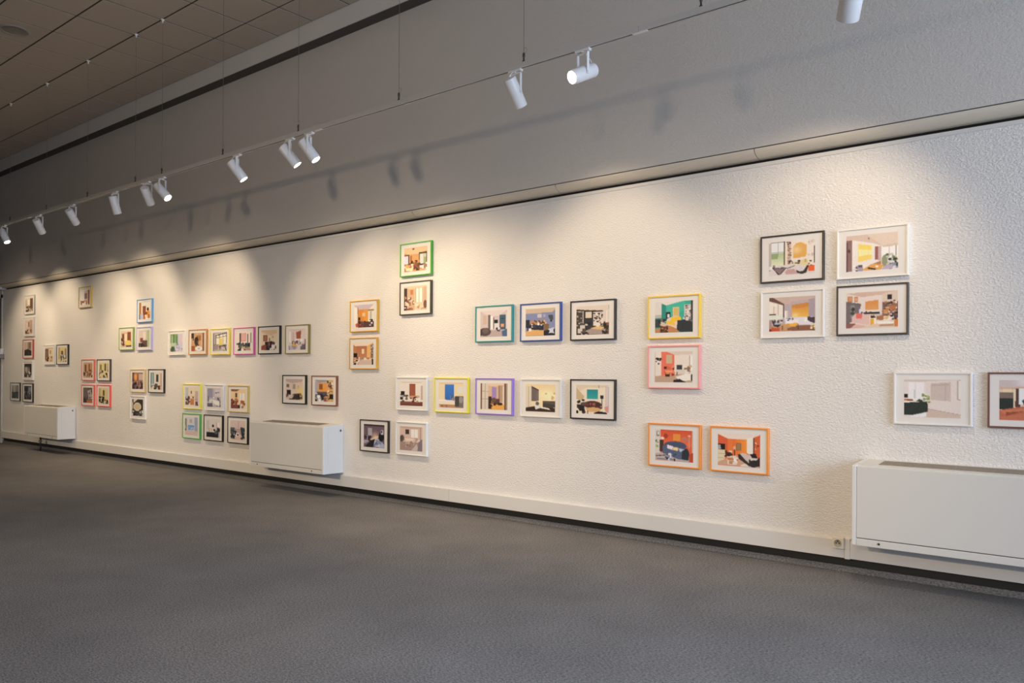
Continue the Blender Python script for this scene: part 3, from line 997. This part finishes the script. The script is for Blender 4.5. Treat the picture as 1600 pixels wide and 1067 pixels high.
('I2', -7.283, 1.255, '804833', WL, 'brown frame right of a black one above the middle convector',
 'r 0 0 1 1 c8b4a8;p 0,0 1,0 1,.06 .2,.14 a0949a;r 0 .1 .16 .6 aaa6ac;r .16 .14 .66 .56 e69840;r .22 .2 .42 .44 8d5836;r .1 .54 .66 .76 57505a;r .66 0 1 1 d8a868;k .66 .05 1 .6 28 .05 3a2a24 e8dcc8 a05c30 5c4034;k 0 .65 .5 1 14 .09 2b272c e4e0dc 6a6268;e .2 .78 .1 .08 e8e4e2;r .8 .66 1 .88 26201f;r .5 .8 .72 1 8a5038;k .5 .7 .8 1 8 .06 4a3028 c08a58;'),
('J1', -6.472, 0.811, '322a24', WM, 'black-brown frame with dim bedroom photo, right of the convector',
 'r 0 0 1 1 6f5862;r 0 0 1 .08 3c3036;r .2 .16 .4 .48 aca4ac;p .2,.7 .6,.5 .75,.48 .6,.68 e0b894;w .55 .52 .18 f0cfa8;k 0 .5 .35 .85 14 .09 5c4a54 a898a4 3a2e36;p .35,1 .4,.72 .7,.6 1,.85 1,1 acb0c8;k .45 .65 1 1 10 .08 c4c8da 8a8ca6 6d6c84;p .1,.95 .35,.7 .55,.62 .45,1 .1,1 241f22;e .85 .52 .13 .2 1d1a1e;r .82 .22 .95 .42 c6c0c4;e .87 .3 .03 .06 2a2428;'),
('J2', -5.933, 0.813, 'e0dbd2', WM, 'white frame with pale dining room photo, bottom of the middle',
 'r 0 0 1 1 d8b8a6;p 0,0 1,0 1,.06 .3,.1 0,.05 c8a898;r .25 .13 .42 .32 3f3432;r .5 .1 .8 .45 f2eade;l .65 .1 .65 .45 .01 cdb8a6;r .9 .05 .93 1 a88c80;e .1 .5 .1 .14 6d5e58;k .02 .4 .2 .65 6 .06 57493f 8a7a70;r 0 .65 1 1 a88a7e;p .22,.5 .6,.5 .65,.58 .28,.6 e8d6c2;l .28 .55 .28 .85 .014 d8c4b0;l .6 .55 .62 .75 .014 d8c4b0;k .3 .6 .6 .8 8 .05 8a685c c6ac9c;p .55,.95 .75,.7 .85,1 .5,1 ccb8ae;p .85,.55 1,.5 1,1 .78,1 85767a;k .7 .45 .9 .62 5 .06 e0cec0 b49a8e;'),
('K1', -6.641, 2.029, 'dda524', WM, 'amber frame with orange room photo, upper of a pair',
 'r 0 0 1 1 ead9c6;p 0,0 1,0 .75,.22 .22,.22 cbb8bc;r .22 .2 .72 .8 e08c34;r .5 .2 .72 .8 e89a3c;r .03 .1 .18 .85 efe6dc;l .2 .1 .22 .75 .016 a8703c;r .8 .3 .9 .7 b8b8a4;r .72 .22 1 .28 a08054;r .43 .35 .57 .52 ecc48c;r .24 .55 .33 .68 221c1c;r .2 .75 1 1 5c3c38;p .08,.85 .2,.78 .38,.84 .3,.97 .12,.97 d4582f;k .2 .7 .7 .95 8 .06 7a4a4c e0c8c0 4a2c2c;k .75 .65 1 .95 14 .05 2b2428 efe9e6 5a484c;'),
('K2', -6.646, 1.647, 'd89f30', WM, 'amber frame with terracotta room photo, lower of a pair',
 'r 0 0 1 1 e8d4bc;p 0,.1 .15,.2 .15,.75 0,.85 c87c50;r .15 .18 .68 .76 bd7850;g .15 .18 .68 .76 b87048 c88860;p .68,.18 1,.03 1,.85 .68,.75 eab067;r .43 .3 .55 .52 efd6a8;r .87 .12 1 .72 8a7468;k .87 .12 1 .72 18 .04 d8cabc 2f2826 6a5046;r .02 .49 .2 .66 1e1a1c;k 0 .65 .35 1 14 .07 d8a878 7a4a38 efd8bc 3a2826;r .3 .78 .9 1 d2b8a6;r .3 .74 .9 .8 e0cab8;r .92 .75 1 1 3c2a26;k .3 .68 .8 .78 6 .05 a87c64 e8dccc;'),
('L1', -5.884, 2.546, '53ae33', WM, 'bright green frame at the top of the middle group',
 'r 0 0 1 1 d69a5c;p 0,0 1,0 1,.18 .65,.28 .2,.28 0,.2 dfbd8e;e .4 .07 .05 .03 5a3c28;r 0 .28 .22 .72 5c3a2a;r 0 .33 .18 .68 cfd0dc;r .64 .24 1 .78 4e3828;r .68 .3 .97 .72 c2c0a4;r .7 .3 .82 .72 d4d4c6;r .86 .45 .97 .72 98a070;r .26 .34 .34 .56 a86a34;r .46 .55 .58 .66 352422;k .25 .6 .7 .98 20 .08 8a5234 6a3c2c c98850 4a2c22;k 0 .72 .4 1 10 .08 d8a460 efd8b0 b87c48;k .65 .72 1 1 10 .08 e0d8d0 a0785c c4b4a8;'),
('L2', -5.886, 2.171, '4a4634', WM, 'dark olive frame directly below the bright green one',
 'r 0 0 1 1 cfa985;p 0,0 1,0 1,.08 .3,.12 0,.06 dec09a;r 0 .08 .14 1 473430;r .28 .16 .4 .36 c87a3c;r .48 .06 .86 1 e0c29c;r .52 .1 .82 .68 f7ead2;l .67 .1 .67 .68 .01 b08c66;l .52 .1 .52 .68 .012 b08c66;l .82 .1 .82 .68 .012 b08c66;r .86 .05 1 .7 cda486;k .02 .4 .45 1 26 .07 7d4c40 e6cdb0 a86c4c 5a3830;e .94 .78 .08 .17 74504a;k .5 .72 .85 1 10 .06 e8d4b8 b88a68;'),
# ---- upper middle row
('M1', -4.887, 1.887, '2e918c', WM, 'teal frame, left of three in the upper middle row',
 'r 0 0 1 1 cdbcb8;p 0,0 1,0 .7,.2 .35,.22 ddccc4;r .1 .17 .23 .52 cfae98;r .3 .15 .38 .7 6f5f5c;r .38 .2 .47 .72 f2ece8;r .47 .25 .52 .7 8a7a76;r .52 .35 .66 .48 1e1c20;r .52 .48 .72 .72 ddd2cc;r .72 .17 .94 .73 3f5c70;r .76 .3 .9 .33 2a3c48;r .77 .52 .88 .63 ec9c62;r .94 .1 1 .7 d8ccc6;p 0,.85 .4,.75 1,.75 1,1 0,1 b9a49e;e .18 .8 .22 .16 574846;e .2 .76 .12 .1 6d5c58;r 0 .7 .06 .95 4a3c3c;p .8,.8 1,.7 1,1 .82,.98 4a6486;k .55 .62 .75 .8 6 .04 3a3234 efe8e4;'),
('M2', -4.368, 1.882, '2b4a8e', WM, 'royal blue frame, middle of three in the upper row',
 'r 0 0 1 1 8087ac;p 0,0 1,0 1,.06 .9,.16 0,.17 cdb294;r .4 .2 .55 .33 c8bcb8;r .6 .22 .68 .32 a8a0ac;k .78 .25 .92 .5 8 .06 2b2c30 4a4c50;r .15 .43 .7 .62 b98a62;k .15 .43 .7 .62 18 .04 dcb488 6a4a3a e8d8c4 2a2c3c;r 0 .4 .14 .7 2c2c38;r .05 .6 .62 .82 282b3c;k .2 .55 .6 .7 7 .05 efeae6 3a3c50;p .62,.55 .8,.58 .78,.85 .64,.8 80603f;p 0,.85 .15,.76 .62,.8 .62,1 0,1 dba663;r .1 .72 .2 .82 e6dcd0;p .62,.82 1,.75 1,1 .62,1 232431;p .76,.76 .86,.74 .97,.7 .94,.84 .98,.93 .86,.9 .78,.92 .82,.83 ccccd4;'),
('M3', -3.840, 1.878, '1f1f28', WM, 'navy-black frame, right of three in the upper middle row',
 'r 0 0 1 1 3b3532;p 0,0 1,0 1,.2 .8,.18 .3,.14 0,.1 ddcab8;r .02 .18 .22 .95 4a423e;k .02 .2 .22 .7 10 .03 cdbba8 8a7a6c;l .02 .18 .22 .2 .012 d5c4b0;l .21 .18 .21 .95 .01 d5c4b0;r .28 .2 .47 .42 decdb2;r .27 .46 .48 .8 33363c;r .3 .58 .45 .66 23252a;r .52 .22 .82 .7 e0d2c2;k .53 .25 .81 .68 34 .03 3b332f 8d6a50 2a2624 5c4c44;r .82 .14 1 .62 dccabc;l .93 .2 .93 .62 .012 f0e4d8;p .3,.85 .5,.78 1,.8 1,1 .2,1 a89688;p .42,.78 .7,.7 .9,.76 .75,.84 e4b677;k .0 .6 .4 1 16 .07 262220 5a4c44 cfc2b4;k .8 .6 1 .98 14 .07 262220 3a3230 8a5a3c;e .66 .66 .07 .08 e6d8c8;'),
# ---- lower middle row
('N1', -5.933, 1.248, 'e0dcd4', WM, 'white frame with rust curtain photo, left of five in a row',
 'r 0 0 1 1 e6dacd;p 0,0 1,0 .9,.06 .1,.06 d8c6b4;r .42 .09 .68 .62 a0553f;r .42 .09 .68 .14 8a4836;r .03 .4 .2 .56 1f1c1f;k 0 .55 .35 .85 14 .07 34302f d0c6ba 6a6058;r .92 .15 1 .75 bfa896;r 0 .82 1 1 7d4838;g 0 .82 1 1 8a5240 6a3a2e;p .38,.6 .85,.56 .88,.64 .4,.66 d8a67c;k .42 .62 .8 .86 10 .05 8a4a34 4a2c26 c08660;e .86 .74 .06 .1 e8e0d8;'),
('N2', -5.402, 1.245, 'efd512', WM, 'lemon yellow frame with blue panel photo, second of five',
 'r 0 0 1 1 e8d2a6;p 0,0 1,0 .95,.06 .05,.06 dcc294;r .25 .07 .62 .7 2e70c4;g .25 .07 .62 .7 3478cc 2866b4;r .78 .16 .98 .42 dcdacc;r 0 .7 .68 .9 e6d8c2;r 0 .68 .3 .74 efe2cc;e .55 .6 .06 .1 4a5a86;k .45 .5 .66 .7 8 .04 6a7aa0 caa080;r 0 .88 1 1 bb8660;r .68 .53 1 .98 756c66;r .66 .55 .82 .95 4a4440;e .9 .68 .08 .13 9a928c;k 0 .86 .4 1 8 .05 d8b48a a06c48;'),
('N3', -4.880, 1.243, '8f6ec4', WM, 'violet frame with purple panel photo, third of five',
 'r 0 0 1 1 d8ae90;p .2,0 1,0 .75,.12 .35,.1 e4c4a4;r 0 0 .06 1 7d5a44;r .06 0 .3 1 d6c8b6;l .18 0 .18 1 .012 b09c88;l .06 .3 .3 .32 .012 b8a490;l .06 .6 .3 .6 .012 b8a490;p .43,.12 .6,.16 .6,.54 .43,.58 9f86ba;r .66 .08 .82 .7 b8967c;l .7 .1 .7 .75 .012 8d6a54;r .82 .1 .9 .8 e4cdb8;r .88 0 1 1 6d5040;r .95 0 1 1 a89078;p .35,.85 .6,.75 .9,.8 .85,1 .35,1 e6a445;r .43 .58 .72 .8 5c4038;e .5 .62 .1 .08 6d4e44;r .3 .5 .42 .97 3a2b28;e .75 .78 .07 .05 2a2022;k .4 .75 .7 .98 6 .05 3c2a24 c07a34;'),
('N4', -4.363, 1.240, 'd6d0c4', WM, 'off-white frame with warm lounge photo, fourth of five',
 'r 0 0 1 1 ecd49c;p 0,0 1,0 1,.3 .55,.22 .2,.05 e8cc98;r 0 .05 .2 .95 dccbb2;l .1 .1 .1 .9 .012 b8a488;p .2,.06 .46,.2 .46,.6 .2,.62 6d5e5b;p .2,.06 .46,.2 .46,.24 .2,.12 4a3e3a;w .75 .4 .25 fff0c0;l .46 .2 .46 .98 .012 efe6da;l .8 .3 .84 1 .01 efe6da;k .5 .3 1 .55 8 .05 d0ac70 f4e4b8 b08c58;r .58 .6 1 .82 47403a;p .58,.6 1,.64 1,.72 .6,.68 5c534c;p .0,.86 .3,.8 1,.84 1,1 0,1 3a2d27;p .28,.66 .45,.62 .5,.86 .34,.92 dcd4ca;e .4 .7 .06 .07 6a5a56;p .5,.8 .8,.86 .84,.92 .5,.86 e4dccc;'),
('N5', -3.837, 1.241, '1b1816', WM, 'black frame with teal panel photo, right end of the row of five',
 'r 0 0 1 1 e6d6be;p 0,0 1,0 .9,.08 .3,.1 0,.3 dcc6a6;p 0,.1 .25,.4 .2,.55 0,.5 c9ac84;r .33 .16 .67 .48 1f9292;g .33 .16 .67 .48 1a8a8c 2aa09c;r .9 .05 1 .8 ccb8b2;l .95 .1 .95 .8 .012 e4d4cc;l .7 .0 .7 .1 .01 6a5a4c;r .74 .36 .84 .46 2a2826;l .79 .46 .79 .8 .008 4a4440;e .5 .68 .28 .13 57302c;k .25 .6 .75 .8 10 .06 6d3c36 452522 9a6058;p .28,.8 .55,.76 .78,.82 .7,.94 .35,.92 d8a76c;l .36 .9 .36 1 .012 4a3020;k 0 .5 .26 .95 16 .07 3a3230 5a4c44 252120;p .55,.96 .7,.9 .95,.94 .95,1 .55,1 241f20;p .86,.75 1,.7 1,.95 .9,.9 d8908a;'),
# ---- right of centre
('O1', -3.115, 1.874, 'f2bb20', WR, 'golden yellow frame with yellow armchair photo, upper of two',
 'r 0 0 1 1 2fa790;p 0,0 .75,0 .3,.12 .17,.05 ddd4cc;r 0 .0 .17 .5 d8d0c8;r 0 .42 .17 .52 b8b0a8;p .17,.05 .3,.12 .3,.55 .17,.55 238a7c;p .3,.12 .8,0 .8,.3 .3,.5 3bb39c;r .48 .19 .65 .5 dfc489;r .5 .22 .63 .47 d3b06c;r .3 .34 .42 .58 26292a;r .33 .4 .39 .52 d8d4d0;r .78 .12 .97 .62 cfc4bc;k .79 .14 .97 .6 20 .03 8a7c78 efe8e2 5c4c4c;r .95 0 1 1 4a4446;p .32,.55 .55,.46 .7,.55 .66,.9 .45,.86 .3,.78 dccac2;p .28,.65 .42,.62 .44,.5 .68,.5 .7,.6 .52,.66 .54,.78 .32,.72 f4bd22;r 0 .55 .28 .82 3a4244;k .02 .52 .3 .7 10 .05 6a6664 2c3032 c9c4be;p 0,.88 .4,.78 .7,.95 .7,1 0,1 c47f4e;p .6,.62 .98,.58 1,1 .68,1 .58,.9 32373a;k .75 .52 1 .66 8 .05 d8ccc8 6a6468;r .14 .74 .35 1 6d4430;k .15 .78 .34 .98 10 .025 3a2820 b89070;e .25 .74 .115 .05 d3b8a4;'),
('O2', -3.115, 1.500, 'f2908c', WR, 'pink frame with coral wall photo, lower of two',
 'r 0 0 1 1 e4d6c9;p .17,0 .53,.02 .52,.8 .17,.84 e86e58;p .3,0 1,0 1,.1 .55,.12 d6c4b6;r .31 .1 .46 .38 c8b088;k .02 .2 .16 .46 9 .035 2c2a2a 4a4644;r 0 .0 .02 1 cdbcae;r .9 .15 1 .6 efe8e0;l .92 .15 .92 .7 .008 a8988a;r .58 .44 .73 .58 3b3c40;r .56 .58 .8 .75 d8cabc;k .78 .45 .98 .66 8 .05 d0a880 e6dccf 8a7060;p 0,.8 .5,.74 1,.72 1,1 0,1 bc9c84;k .25 .48 .54 .82 18 .05 d8623c 8a3a2c e88a54 4a2624;r .28 .62 .48 .66 e8a070;p .55,.82 .75,.74 1,.72 1,.92 .7,.95 ebe2d8;p .5,.92 .66,.88 .85,1 .5,1 2a2525;l .98 .75 .98 .92 .02 2a2628;l .6 .76 .6 .66 .01 5c5450;'),
('P1', -3.107, 0.914, 'ef8719', WR, 'orange frame with blue sofa photo, left of the orange pair',
 'r 0 0 1 1 e05c34;g .14 .0 1 .5 d4502c ec6a38;r 0 0 .14 .8 d8cac2;r .03 .05 .12 .22 8a7c78;r .05 .08 .1 .18 e0d8d2;e .28 .2 .06 .08 a83c24;r .47 .12 .67 .34 e89030;e .78 .28 .1 .07 c87460;e .9 .17 .04 .03 e8b494;l .9 .2 .9 .55 .01 d8987c;e .19 .28 .05 .04 f0dccc;r .12 .33 .22 .72 4a3632;k 0 .35 .1 .62 10 .04 7da05c 4c6a3c a8c080;p 0,.78 .3,.72 1,.9 1,1 0,1 b9aca8;e .53 .5 .3 .14 4a546e;p .2,.52 .3,.5 .75,.56 .88,.62 .88,.95 .6,.92 .2,.76 56617e;p .72,.62 .84,.56 .9,.7 .88,.95 .7,.9 2b333e;p .32,.48 .48,.52 .46,.64 .32,.6 e4dcdc;p .47,.54 .62,.56 .6,.66 .47,.65 eccd8a;p .62,.58 .78,.6 .66,.7 b8c0d8;l .03 .86 .55 .78 .012 332c30;l .05 .95 .5 .95 .012 332c30;k .25 .74 .55 .98 12 .06 4a5068 dcd8dc 2c2a30 8088a4;p .9,.75 1,.7 1,1 .9,1 b8482c;r .97 0 1 .7 c8bcb8;'),
('P2', -2.600, 0.913, 'ef8719', WR, 'orange frame with orange living room photo, right of the orange pair',
 'r 0 0 1 1 e2672f;p 0,0 1,0 .95,.06 .68,.17 .24,.17 0,.04 e6d2c4;r .24 .17 .68 .7 e8742c;g .35 .17 .69 .7 e4682c f59422 h;p 0,.05 .24,.17 .24,.65 0,.6 d85a30;r .44 .28 .56 .52 8d6c48;r .46 .3 .54 .5 9a7a54;p .69,.14 .86,.08 .86,.66 .69,.58 ecdfd4;r .84 .1 .87 .6 7a4634;p .87,.08 1,.03 1,.7 .87,.62 d8602c;k .88 .2 .96 .5 6 .03 f0d8c4 7a3c28;r 0 .34 .17 .52 1d1b1d;p 0,.38 .06,.36 .08,.5 0,.52 a8a4ac;r 0 .52 .17 .9 decda8;l .0 .64 .17 .64 .008 b8a680;l .0 .77 .17 .77 .008 b8a680;p 0,.9 .4,.66 1,.75 1,1 0,1 cf9e7e;p .55,.95 .75,.85 1,1 .55,1 e4d4c8;e .4 .45 .03 .06 d8b08a;l .4 .5 .4 .7 .01 5a3020;k .18 .5 .34 .72 10 .05 4a3028 e4cdbc 2e2422;p .22,.72 .42,.68 .5,.76 .46,.95 .24,.96 e6cebc;p .22,.74 .5,.78 .48,.84 .24,.82 c8783c;k .25 .76 .45 .94 6 .05 efe4da b88a6a;p .5,.62 .6,.58 .95,.7 .95,.98 .78,.96 .5,.74 d0bcb0;p .48,.63 .53,.62 .75,.9 .75,.97 .5,.76 33302f;p .74,.76 .95,.74 1,.66 1,.95 .85,1 .74,.96 2c2a2b;p .76,.6 .9,.58 .95,.72 .82,.72 241f22;p .76,.73 .94,.73 .92,.78 .78,.79 d4ccc6;'),
# ---- upper right block
('Q1', -2.231, 2.237, '1d1512', WR, 'black frame, upper left of the right-hand block of four',
 'r 0 0 1 1 e6d8ca;r 0 .02 .05 .8 bfb0a8;r .05 .02 .35 .7 e2e2e4;g .05 .33 .35 .7 aebc8a dce0bc;r .05 .33 .2 .5 93a474;l .21 .02 .21 .45 .006 a09890;l .05 .31 .35 .31 .008 a09890;l .345 .0 .345 .7 .012 4a3c38;l .05 .02 .34 .02 .008 6a5c58;r .36 .03 .41 .7 e8d6bc;r .41 .02 .49 .72 c9ab98;k .41 .02 .49 .72 30 .022 4a2c28 7a4c42 2c1c1c 8d5c50;p .54,.17 .6,.09 .7,.07 .83,.16 .83,.4 .8,.5 .54,.52 e0a448;w .6 .28 .12 f0d2a8;r .985 .2 1 .7 3a2c2a;k .84 .02 .99 .15 10 .03 c4b4aa a89890 d8c8bc;e .87 .45 .03 .04 d4c4b4;e .95 .45 .03 .05 cbb8aa;p .46,.66 .7,.58 .9,.6 .9,.75 .6,.78 e0cb94;k .48 .58 .68 .68 8 .035 2c2630 5c5468 4a2430;r .78 .56 .82 .66 c8ae6c;p 0,.72 .5,.68 1,.8 1,1 0,1 d9cdc8;k 0 .68 .3 .85 10 .04 cabcb8 8a7c7c efe6e0;p .08,.75 .38,.8 .24,.97 .2,.97 8a7074;l .08 .75 .22 .97 .008 2c2426;l .36 .82 .24 .97 .008 2c2426;l .08 .75 .36 .8 .007 2c2426;l .3 .76 .42 .8 .008 2c2426;l .42 .8 .56 .74 .008 2c2426;p .36,.9 .42,.82 .55,.82 .64,.98 .38,.98 c49a98;p .6,.86 .68,.92 .76,.9 .84,.74 .88,.75 .82,.96 .72,1 .62,.95 3b3634;e .7 .85 .05 .05 cfc8cc;r .86 .76 .99 .92 e65f24;k .86 .62 .99 .76 6 .03 3a3030 efe6e0;'),
('Q2', -1.716, 2.227, 'e2dace', WR, 'white frame, upper right of the right-hand block of four',
 'r 0 0 1 1 e6dad0;p 0,0 1,0 1,.33 .7,.36 .56,.27 .12,.12 0,.13 d2b8a8;p .4,.0 1,0 1,.3 .7,.34 d9c4b2;e .44 .12 .015 .025 8a6c40;p 0,.13 .11,.12 .11,1 0,1 8d6c66;r 0 .18 .025 1 6a4848;e .055 .42 .02 .05 4c3a36;p .11,.12 .56,.29 .56,.82 .3,.97 .11,.98 e6dcd4;p .24,.24 .5,.31 .5,.68 .24,.75 f2cf62;p .25,.4 .5,.44 .5,.56 .25,.58 f6e2a0;l .24,.24 .24 .0 0 .0 000000;'.replace('l .24,.24 .24 .0 0 .0 000000;', '') +
 'r .56 .36 .62 .72 985c54;r .62 .36 .69 .74 c4a8a4;l .69 .36 .69 1 .006 e8dcd4;r .69 .36 1 .66 f2eee6;l .83 .38 .83 .65 .008 b0a090;l .96 .38 .96 .65 .01 a89888;p .7,.36 1,.33 1,.37 .7,.39 cdb8a4;p .3,.97 .56,.8 .68,.75 .68,.85 .4,1 b07850;k .7 .55 .98 .92 26 .04 5a6848 8a9468 3c4434 c0bcb4;e .74 .76 .05 .16 8d9070;k .82 .7 1 .98 14 .045 4a5058 d0ccd4 2e3238 8a8c98;p .33,.95 .5,.82 .73,.86 .68,1 .35,1 dc9f4e;e .6 .9 .03 .025 f2e8dc;l .44 .93 .56 .97 .02 2c2422;p .68,1 .73,.9 .9,.86 .9,1 b4a4b4;k .12 .82 .32 1 12 .04 d8d0cc 5c5058 efe8e4;r .22 .9 .33 1 a898a4;'),
('Q3', -2.227, 1.857, 'ddd5cc', WR, 'white frame, lower left of the right-hand block of four',
 'r 0 0 1 1 b8a6aa;p 0,0 1,0 1,.12 .5,.22 .32,.2 0,.04 cbaea2;p 0,.0 .08,0 .33,.2 .32,.28 0,.1 6d4c46;p 0,.1 .32,.24 .32,.62 0,.6 e8dccf;l .1 .16 .1 .58 .012 cbb8a6;l .2 .2 .2 .58 .012 cbb8a6;p .06,.16 .15,.2 .15,.26 .06,.24 f4e2c8;r 0 .49 .15 .51 4a3434;r 0 .52 .3 .64 dcdccb;l .32 .24 .32 .6 .008 5c3c38;r .34 .4 .41 .7 efe6e0;r .38 .4 .41 .7 d4c6c4;g .5 .18 .86 .6 d08438 eab23e;p .5,.18 .86,.18 .86,.3 .6,.34 .5,.3 cf8638;w .57 .55 .09 f8dca0;p .46,.16 .5,.16 .5,.62 .46,.62 b8a8ac;p .5,.14 .88,.1 .88,.18 .5,.24 bba8a8;p .86,.1 1,.06 1,.62 .86,.62 a898a0;r .36 .6 .95 .82 dcd4da;r .38 .66 .64 .78 e8e2e4;k .4 .62 .54 .69 9 .03 26262e 6a6c78 d8d8e0;p .78,.64 .84,.62 .82,.74 .76,.74 f0e4da;p .84,.6 1,.62 1,.8 .92,.76 .84,.7 4a3c44;r 0 .82 1 1 c2946a;p .4,.92 .6,.84 1,.84 .95,1 .4,.98 8a5c48;p .28,.8 .62,.76 .64,.8 .57,.88 .28,.83 d99a3c;p .44,.78 .63,.76 .57,.87 .46,.85 eeb03a;l .3 .84 .3 .96 .012 8a4c30;l .64 .8 .64 .95 .008 4a3028;p .05,.66 .12,.7 .14,.78 .26,.8 .2,.88 .1,.84 37383c;r .12 .77 .22 .8 b8c0c8;k .12 .64 .3 .76 8 .035 e0d4cc 4c4448;r 0 .68 .05 1 b08880;p .06,.88 .23,.9 .23,1 .06,1 c4522e;r 0 .93 .06 1 8a2c24;k .9 .8 1 1 8 .04 e4d4a0 5a3a2c d8ccc4;'),
('Q4', -1.716, 1.861, '211719', WR, 'black frame, lower right of the right-hand block of four',
 'r 0 0 1 1 e0cfc4;p 0,.02 1,0 .9,.06 .7,.1 .3,.14 .1,.06 cfae9c;p .7,.08 1,.0 1,.3 .7,.32 d8c0ac;r .03 .1 .13 .27 b8764c;r .05 .13 .11 .24 d09468;r .16 .12 .24 .27 c0805a;r .18 .15 .22 .24 d8a078;p 0,.25 .29,.32 .29,.4 0,.36 6d6268;p 0,.34 .28,.38 .28,.8 0,.85 75686a;r .09 .36 .18 .72 8d8684;e .14 .47 .035 .06 3c3a3c;e .13 .58 .04 .05 4a4846;r .26 .46 .29 .58 cfd2e4;p .385,.27 .63,.23 .63,.5 .385,.5 da9048;g .4 .28 .62 .48 d88c48 dc9a50;r .8 .1 .885 .24 2f2a30;r .71 .3 1 .68 8a6858;k .71 .28 1 .68 46 .03 3c2e2c cda07c 5c4640 a86c4c e0cfc0;r .73 .5 .83 .6 cd8644;r .84 .42 .96 .5 b8703c;r .34 .56 .66 .61 241f22;k .3 .55 .5 .62 6 .03 4a4048;r .3 .61 .7 .68 c9b8ac;p .12,.68 .2,.58 .46,.62 .46,.92 .12,.83 dcb6ac;p .2,.58 .32,.6 .31,.74 .2,.72 e0685a;p .46,.64 .58,.66 .58,.9 .47,.93 efe2cc;r .48 .63 .56 .72 b08c68;k .47 .63 .58 .74 6 .025 3a2c28 e0c8a0;r .475 .75 .545 .95 e2a42e;p .6,.68 .74,.66 .72,.8 .6,.78 a86c48;p .74,.74 .86,.66 .92,.56 .9,.72 .84,.8 .74,.78 ecdccc;p .72,.75 .8,.68 .84,.7 .8,.78 d8b068;k .88 .6 1 .78 10 .04 34282a 5c4a48;p 0,.85 .4,.93 1,.78 1,1 0,1 dcc2a8;p 0,.84 .2,.87 .08,1 0,1 8d5c56;p .2,.88 .4,.94 .3,1 .1,1 dcac9c;r .93 .78 1 .98 cd7a34;p .6,.82 .92,.84 .92,.9 .62,.9 f0e4d6;p .64,.92 .92,.9 .92,.96 .64,.96 b88c70;'),
('R1', -1.365, 1.303, 'd9d4cf', WR, 'white frame with dark green sofa photo, above the right convector',
 'r 0 0 1 1 e0d4cd;p 0,0 1,0 .9,.04 .38,.06 0,.05 d0beb4;r .08 .08 .36 .55 e8e2e0;l .2 .1 .2 .5 .006 cfc6c2;r .17 .27 .21 .5 c6c8c6;p .38,.05 1,.0 1,.88 .42,.78 ddcfc6;p .47,.1 .82,.06 .82,.56 .47,.53 c8b6aa;l .74 .08 .74 .54 .006 b8a498;p .5,.13 .8,.1 .8,.14 .5,.17 bba89c;p .93,.03 1,.0 1,.53 .93,.52 b8a294;r .96 .03 1 .5 e4dad2;p .42,.76 1,.9 1,1 .36,1 ccb4a4;l .42 .77 1 .9 .006 a89080;r 0 .39 .07 .48 221c1c;r 0 .52 .15 .58 cd7238;r .06 .54 .16 .6 6a4030;r 0 .57 .16 .64 efe4dc;p .22,.58 .26,.52 .33,.53 .33,.6 3c4238;k .32 .36 .46 .6 18 .03 7d8c4c a4b070 5a6a38;p 0,.62 .15,.6 .42,.58 .43,.84 .15,.95 0,.95 2a332f;p .1,.96 .4,.86 .4,.97 .1,1 e6e0e2;'),
('R2', -0.853, 1.303, '5c3832', WB, 'dark brown frame cut off by the right picture edge',
 'r 0 0 1 1 c8b0a0;p 0,0 1,0 1,.1 .5,.16 0,.18 b4a6a4;w .4 .05 .15 d4ccd0;p 0,.18 .5,.15 1,.14 1,.2 0,.24 c09c86;r .05 .22 .2 .3 d8bc9c;r 0 .3 .22 .46 6d5f56;r 0 .45 .22 .73 262c2a;r .22 .22 .26 .7 d8c4a8;p .26,.2 .31,.2 .33,.66 .25,.66 4f3430;r .31 .21 .52 .6 d8e0ec;r .42 .22 .43 .6 b8bcc8;r .52 .18 .56 .7 b89a90;r .56 .2 .9 .62 d8e0ec;e .42 .52 .06 .06 2f4238;r .38 .56 .47 .62 2c2424;p 0,.75 .3,.66 .9,.6 1,.6 1,1 0,1 a85c40;p 0,.76 .42,.68 .42,.76 .1,.86 b86a4a;p .1,.8 .4,.76 .1,.9 8a4430;p .4,.7 .46,.7 .46,.78 .41,.8 6d3424;p 0,.92 .6,.76 .9,.72 .9,1 0,1 b06348;'),
]
for pc in PICS:
    picture(*pc)
